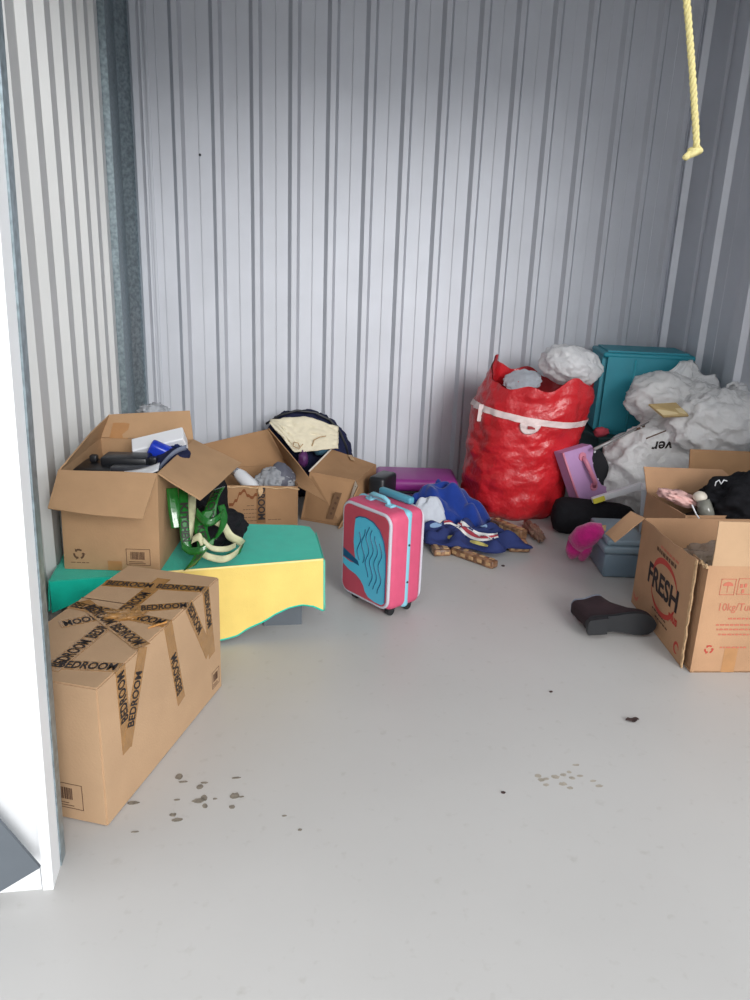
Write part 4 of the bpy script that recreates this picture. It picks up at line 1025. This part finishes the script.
obj('care_tag', G().rbox(PY(604, 528, 3.28), (.02, .006, .03), .002, 1), M_packt, mt_)
gb = thing('grey_bin', 'grey blue lidded plastic bin behind the printed open box', 'bin', (1.770, 3.325, 0), math.radians(-10))
obj('body', G().rbox((0, 0, .062), (.20, .34, .122), .014, 3), M_bin, gb, smooth=40, local=True)
obj('lid', G().rbox((0, .0, .140), (.22, .36, .036), .012, 3), M_binlid, gb, smooth=40, local=True)
obj('lid_panel', G().rbox((0, .0, .172), (.19, .33, .032), .012, 3), M_binlid, gb, smooth=40, local=True)

# ================================================================== PRINTED OPEN BOX (front right)
HB = .42
c0 = V((1.585, 2.305, .001)); lv = V((.078, .600, 0)); fv = V((.50, -.045, 0))
fb = [c0, c0 + fv, c0 + fv + lv, c0 + lv]
bb = thing('printed_open_box', 'open cardboard box with red printing on two sides at the right edge', 'box', c0 + (fv+lv)/2)
ft = [p + up*HB for p in fb]; ft[2].z -= .03; ft[3].z -= .03
nL = V((-lv.y, lv.x, 0)).normalized(); nF = V((fv.y, -fv.x, 0)).normalized(); lvn, fvn = lv.normalized(), fv.normalized()
# the left side panel has torn off its corner: it starts behind it and bows outwards
g = G(); th = .005
g.slab([fb[0], fb[1], ft[1], ft[0]], th); g.slab([fb[1], fb[2], ft[2], ft[1]], th); g.slab([fb[2], fb[3], ft[3], ft[2]], th)
g.slab([fb[0] - nL*.012, fb[0] + lvn*.14 - nL*.010, fb[0] + lvn*.14 - nL*.010 + up*(HB-.012), fb[0] - nL*.012 + up*(HB-.01)], th)
g.slab([p + up*.006 for p in fb], th)
bodyF = obj('body', g, M_card4, bb)
def side(a, b_):      # a from the torn front edge backwards, b_ upwards
    st = lerp(.035, .055, b_) + .006*noise.noise(V((b_*9, 1, 1))) + .004*noise.noise(V((b_*30, 4, 1)))
    k = lerp(st, lv.length, a)
    return c0 + lvn*k + up*(HB*b_*(1-.075*a) + (.012*noise.noise(V((a*6, 2, 2))) if b_ > .97 else 0)) + nL*(.003 + .020*math.sin(math.pi*min(1, a*1.0))*(.3+.7*b_)*(1-a)**.5 + .010*(1-a)**3)
sp = obj('side_panel', G().sheet(side, 30, 24, .005), M_card4, bb, smooth=40)
def torn(a, b_):
    p = side(0.0, b_); w_ = .012 + .010*abs(noise.noise(V((b_*14, 7, 7)))); return p + lvn*(a-.4)*w_ + nL*(.004 + .004*noise.noise(V((b_*22, a*3, 2))))
obj('torn_edge', G().sheet(torn, 4, 50, .004), M_torn, sp, smooth=60)
obj('side_tear', G().tube([c0 + up*(HB-.008) - fvn*.004 + lvn*(i*.012) + up*(.007*math.sin(i*2.1)) for i in range(6)], .005, 5), M_torn, bodyF)
# flaps
q = [ft[0] + fvn*.012, ft[1], ft[1] + up*.165 + nF*.01, ft[0] + fvn*.004 + up*.167 + nF*.01]
obj('flap', bent(q, .002, .005), M_card2, bb, smooth=40)
tl = side(.92, 1); tl2 = side(1, 1)
obj('flap', bent([PY(645, 518, 2.90), PY(631, 511, 2.98), PY(605, 533, 2.96), PY(614.5, 541.6, 2.86)], .003, .005), M_card4, bb, smooth=40)
# printing on the side panel
def onside(p, n):     # p has been laid out on the plane of the side; push it onto the bowed panel
    k = (p-c0).dot(lvn); z = p.z; a = min(max((k-.045)/(lv.length-.045), 0), 1)
    q_ = side(a, min(max((z)/HB, 0), 1)); return V((c0 + lvn*k).to_tuple()).lerp(c0 + lvn*k, 1) + up*(z-c0.z) + nL*((q_-c0).dot(nL) + .0062)
def SP(k, z): return c0 + lvn*k + up*z
xd_ = -lvn       # reading direction on the left side (towards the camera)
obj('lettering', text_geo('FRESH', .118, SP(.300, .205), xd_, up, bold=.004, proj=onside, squash=1.0), M_ink, sp)
obj('lettering', text_geo('plus', .052, SP(.165, .135), xd_, up, bold=.002, proj=onside), M_inkr, sp)
def arc(cx, cz, rx, rz_, a0, a1, w0, w1, n=24):
    g = G(); ps = []
    for i in range(n+1):
        t = i/n; a = math.radians(lerp(a0, a1, t)); w_ = lerp(w0, w1, t)*math.sin(math.pi*min(max(t, .03), .97))**.5
        for s_ in (-.5, .5): ps.append(onside(SP(cx - (rx + w_*s_)*math.cos(a), cz + (rz_ + w_*s_)*math.sin(a)), None))
    g.add(ps, [(2*i, 2*i+1, 2*i+3, 2*i+2) for i in range(n)]); return g
obj('red_arc', arc(.285, .225, .125, .085, 10, 175, .012, .034), M_inkr, sp)
obj('red_arc', arc(.285, .185, .125, .085, 190, 345, .010, .028), M_inkr, sp)
obj('lettering', text_geo('NON-DAIRY', .001, SP(.3, .35), xd_, up), M_ink, sp) if False else None
def slines(specs, mt, h):
    g = G()
    for k, z, L_ in specs:
        rnd = random.Random(int(z*1000)); e = 0
        while e < L_:
            ww = rnd.uniform(.012, .03)
            ps = [onside(SP(k - e, z), None), onside(SP(k - e - ww, z), None), onside(SP(k-e-ww, z+h), None), onside(SP(k-e, z+h), None)]
            g.add(ps, [(0, 1, 2, 3)]); e += ww + .006
    return obj('printed_lines', g, mt, sp, kind='stuff')
slines([(.40, .325, .20)], M_inkb, .016); slines([(.36, .350, .18)], M_inkr2, .010)
slines([(.37, .085, .15), (.33, .065, .12)], M_inkb, .007)
obj('red_corner_mark', arc(.10, .045, .02, .02, 0, 300, .012, .012, 14), M_inkr, sp)
obj('red_corner_mark', arc(.56, .07, .03, .035, 200, 340, .016, .016, 14), M_inkr2, sp)
# printing on the front
fo_ = c0 + nF*.0008
def frame(x, z, ww, hh, t=.0022):
    g = G()
    for (x0, z0_, a, b_) in ((x, z, ww, t), (x, z+hh-t, ww, t), (x, z, t, hh), (x+ww-t, z, t, hh)):
        p = fo_ + fvn*x + up*z0_ if False else fo_ + fvn*x0 + up*z0_
        g.prism([p, p + fvn*a, p + fvn*a + up*b_, p + up*b_], nF*.0005)
    return g
fr1 = obj('umbrella_mark', frame(.055, .31, .055, .062), M_inkr2, bodyF)
g = G(); cc = fo_ + fvn*.0825 + up*.345
g.prism([cc + fvn*(.019*math.cos(a)) + up*(.015*math.sin(a)) for a in [math.pi*i/10 for i in range(11)]], nF*.0005); obj('umbrella_canopy', g, M_inkr2, bodyF)
g = G(); g.prism([cc - fvn*.001, cc + fvn*.001, cc + fvn*.001 - up*.026, cc - fvn*.001 - up*.026], nF*.0005); obj('umbrella_stick', g, M_inkr2, bodyF)
obj('handling_mark', frame(.118, .312, .055, .062), M_inkr2, bodyF)
for k, (x, z) in enumerate(((.132, .345), (.147, .347), (.140, .325))):
    obj('handling_symbol', G().box(fo_ + fvn*x + up*z, (.010, .001, .014)), M_inkr2, bodyF)
obj('lettering', text_geo('10kg/Tub', .042, fo_ + fvn*.058 + up*.262, fvn, up, center=False, squash=.85), M_inkr2, bodyF)
obj('printed_lines', lines(fo_, fvn, up, [(.105, .215, .14), (.065, .190, .2), (.07, .172, .2), (.08, .152, .18), (.095, .100, .1)], .006), M_inkr2, bodyF, kind='stuff')
obj('recycling_mark', recycle(fo_ + fvn*.055 + up*.095, fvn, up, .017), M_inkr, bodyF)
g = G(); p = fo_ + fvn*.115; g.slab([p + up*.002, p + fvn*.05 + up*.002, p + fvn*.05 + up*.10, p + up*.10], .0006); obj('packing_tape', g, M_tape2, bodyF)
# things in the printed box
wr2 = thing('wrapped_bundle', 'brown bundle in crumpled clear plastic filling the printed open box', 'bundle', c0 + lv*.5 + fv*.45 + up*.008)
obj('clear_wrap', blob(c0 + lv*.50 + fv*.45 + up*.215, (.180, .230, .165), 111, .12, 2, -.10, 2.6, 5), film('brownish film', (190, 172, 156), .3, .2, .2, .6, 24), wr2, smooth=True)
obj('bundle', blob(c0 + lv*.50 + fv*.45 + up*.19, (.165, .21, .14), 113, .1, 2, .08, 2.2, 4), M_kraft, wr2, smooth=True)

# ---------- second carton behind it
zb = .368
k4 = [V((1.90, 2.99, .001)), V((2.38, 2.96, .001)), V((2.42, 3.30, .001)), V((1.895, 3.335, .001))]
bk_ = thing('open_box', 'plain open cardboard box behind the printed box heaped with a black jacket', 'box', (2.15, 3.15, 0))
kt = [V((p.x, p.y, zb)) for p in k4]
open_box(bk_, k4, kt, .005, M_card4)
obj('flap', bent([kt[2], kt[3], V((1.872, 3.36, .490)), V((2.285, 3.36, .472))], .006, .005), M_card4, bk_, smooth=40)
g = G(); g.slab([V((2.20, 3.43, .003)), V((2.66, 3.40, .003)), V((2.66, 3.47, .528)), V((2.19, 3.50, .540))], .006)
obj('cardboard_sheet', g, M_card3, label='brown cardboard sheet standing upright behind the plain open box', cat='cardboard', base=(2.4, 3.42, 0))
jk = thing('black_jacket', 'black jacket heaped on top of the plain open box', 'jacket', (2.22, 3.08, .32))
obj('jacket', blob((2.26, 3.07, .395), (.235, .165, .125), 121, .22, 1.9, -.12, 2.2, 5), M_blackc, jk, smooth=True)
obj('jacket_trim', G().tube([PY(u, v, 3.02) for u, v in ((715, 486), (716, 482), (719, 480), (721, 484), (724, 480), (727, 481))], .0028, 6), M_wplast, jk, smooth=True)
pt = PY(700, 497, 3.06)
kn = thing('glass_lid', 'glass lid with a round white knob poking out of the plain open box', 'lid', (pt.x, pt.y, pt.z-.05))
obj('knob', blob(pt, (.031, .031, .026), 131, .04, 2, .0, 2, 3), mat('ivory ceramic', (214, 206, 192), .4), kn, smooth=True)
obj('glass_cone', G().tube([pt + V((.005, -.02, -.01)), pt + V((.012, -.04, -.05)), pt + V((.04, -.06, -.10))], [.028, .036, .018], 14), mat('grey glass', (128, 128, 120), .15, 0, .2, 20), kn, smooth=True)
obj('metal_rim', G().tube([PY(u, v, 2.95) for u, v in ((692, 505), (696, 514), (701, 521), (704, 526))], .0035, 6), M_wplast, kn, smooth=True)
pt = PY(680, 496, 3.14)
obj('pink_cloth', blob(pt + V((0, 0, -.008)), (.10, .075, .030), 133, .2, 2, -.25, 2.4, 4, M=Matrix.Rotation(.25, 3, 'Y')), mat('pale pink cloth', (222, 178, 172), .9, 0, .08, 20), label='pale pink cloth inside the plain open box', cat='cloth', base=pt - up*.03, smooth=True)
obj('brown_cloth', blob((2.13, 3.15, .18), (.19, .13, .16), 135, .08, 2, .05, 2.2, 4), mat('dark brown cloth', (60, 50, 46), .9), label='dark brown cloth filling the plain open box', cat='cloth', base=(2.13, 3.15, .02), smooth=True)

# ================================================================== BOOT
bo_c = FL(618, 647)
bt_ = thing('ankle_boot', 'dark ankle boot lying on its side with the black sole showing', 'boot', (bo_c.x, bo_c.y, 0))
H0 = FL(587, 641); T0 = FL(656, 641); xb = (T0-H0); LBt = .285; xb = V((xb.x, xb.y, 0)).normalized(); hb = V((-xb.y, xb.x, 0))
def half(x):    # sole half width at x in 0..1 (heel..toe)
    pts = [(0, .012), (.03, .026), (.10, .034), (.25, .033), (.40, .034), (.60, .044), (.78, .048), (.90, .040), (.97, .024), (1, .006)]
    for (a, r0), (b_, r1) in zip(pts, pts[1:]):
        if x <= b_: return lerp(r0, r1, (x-a)/(b_-a))
    return .006
def off(x): return .010*math.sin(x*math.pi)
WZ = .052
def BP(x, w_, h): return H0 + xb*(x*LBt) + hb*(h + .03) + up*(WZ + w_)
def outline(x0, x1, sc_, n=15):
    xs = [lerp(x0, x1, .5-.5*math.cos(math.pi*i/(n-1))) for i in range(n)]
    return xs
def layer(x0, x1, sc_, h, n=15):
    xs = outline(x0, x1, sc_, n); out = []
    for x in xs: out.append((x, off(x) + half((x-x0)/(x1-x0) if x1 < .9 else x)*sc_))
    for x in xs[::-1][1:-1]: out.append((x, off(x) - half((x-x0)/(x1-x0) if x1 < .9 else x)*sc_))
    return [BP(x, w_, h) for x, w_ in out]
def loft(levels):
    g = G(); n = len(levels[0]); vs = [p for l in levels for p in l]; fs = [tuple(range(n))[::-1], tuple((len(levels)-1)*n+k for k in range(n))]
    for j in range(len(levels)-1):
        for i in range(n): fs.append((j*n+i, j*n+(i+1) % n, (j+1)*n+(i+1) % n, (j+1)*n+i))
    return g.add(vs, fs)
obj('sole', loft([layer(0, 1, 1.0, -.004), layer(0, 1, 1.04, 0), layer(0, 1, 1.04, .012)]), M_sole, bt_, smooth=40)
obj('heel', loft([[BP(x, off(x) + s_, h) for x, s_ in ((.0, -.02), (.02, -.032), (.28, -.034), (.28, .034), (.02, .032), (.0, .02))] for h in (-.024, -.004)]), M_sole, bt_, smooth=30)
lev = [layer(0, .99, 1.0, .012), layer(0, .985, 1.02, .028), layer(0, .96, .95, .045), layer(0, .80, .88, .062), layer(.0, .62, 1.0, .080), layer(-.01, .52, 1.02, .105), layer(-.02, .48, 1.0, .14), layer(-.03, .46, 1.0, .165)]
obj('upper', loft(lev), M_boot, bt_, smooth=60)
obj('collar_lining', loft([layer(-.028, .458, 1.03, .163), layer(-.03, .46, 1.03, .172)]), M_lining, bt_, smooth=40)
for k in range(4):
    h = .075 + k*.022; x = .60 - .04*k
    obj('lace', G().tube([BP(x, .03, h), BP(x+.012, .01, h+.006), BP(x, -.012, h)], .003, 5), M_black, bt_, smooth=True)

# ================================================================== ROPE
kn_ = PY(697, 150, 1.45); tp_ = PY(683.5, 0, 1.45); dr_ = (tp_-kn_).normalized(); Lr = 1.38
ro = thing('yellow_rope', 'yellow twisted rope with a knotted end hanging from the door', 'rope', kn_)
sx = dr_.orthogonal().normalized(); sy = dr_.cross(sx)
for k in range(3):
    pts = []
    for i in range(281):
        t = i/280; a = t*Lr/.034*2*math.pi + k*2.0944
        bow = V((.006*math.sin(t*9), 0, 0)); pts.append(kn_ + dr_*(t*Lr) + bow + (sx*math.cos(a) + sy*math.sin(a))*.0031)
    obj('strand', G().tube(pts, .0036, 6), M_rope, ro, smooth=True)
kc = kn_ + V((-.006, 0, -.004))
pts = []
for i in range(60):
    a = i/59*4*math.pi; pts.append(kc + V((.0105*math.cos(a)+.004*math.sin(a*.5), .010*math.sin(a), .006*math.sin(a*.5+.4) + .0035*math.cos(a))))
obj('knot', G().tube(pts, .0050, 8), M_rope, ro, smooth=True)
obj('frayed_end', G().tube([kc, kc + V((-.010, -.004, -.004)), kc + V((-.017, -.006, -.010)), kc + V((-.019, -.006, -.014))], [.005, .006, .0065, .004], 8), M_rope, ro, smooth=True)
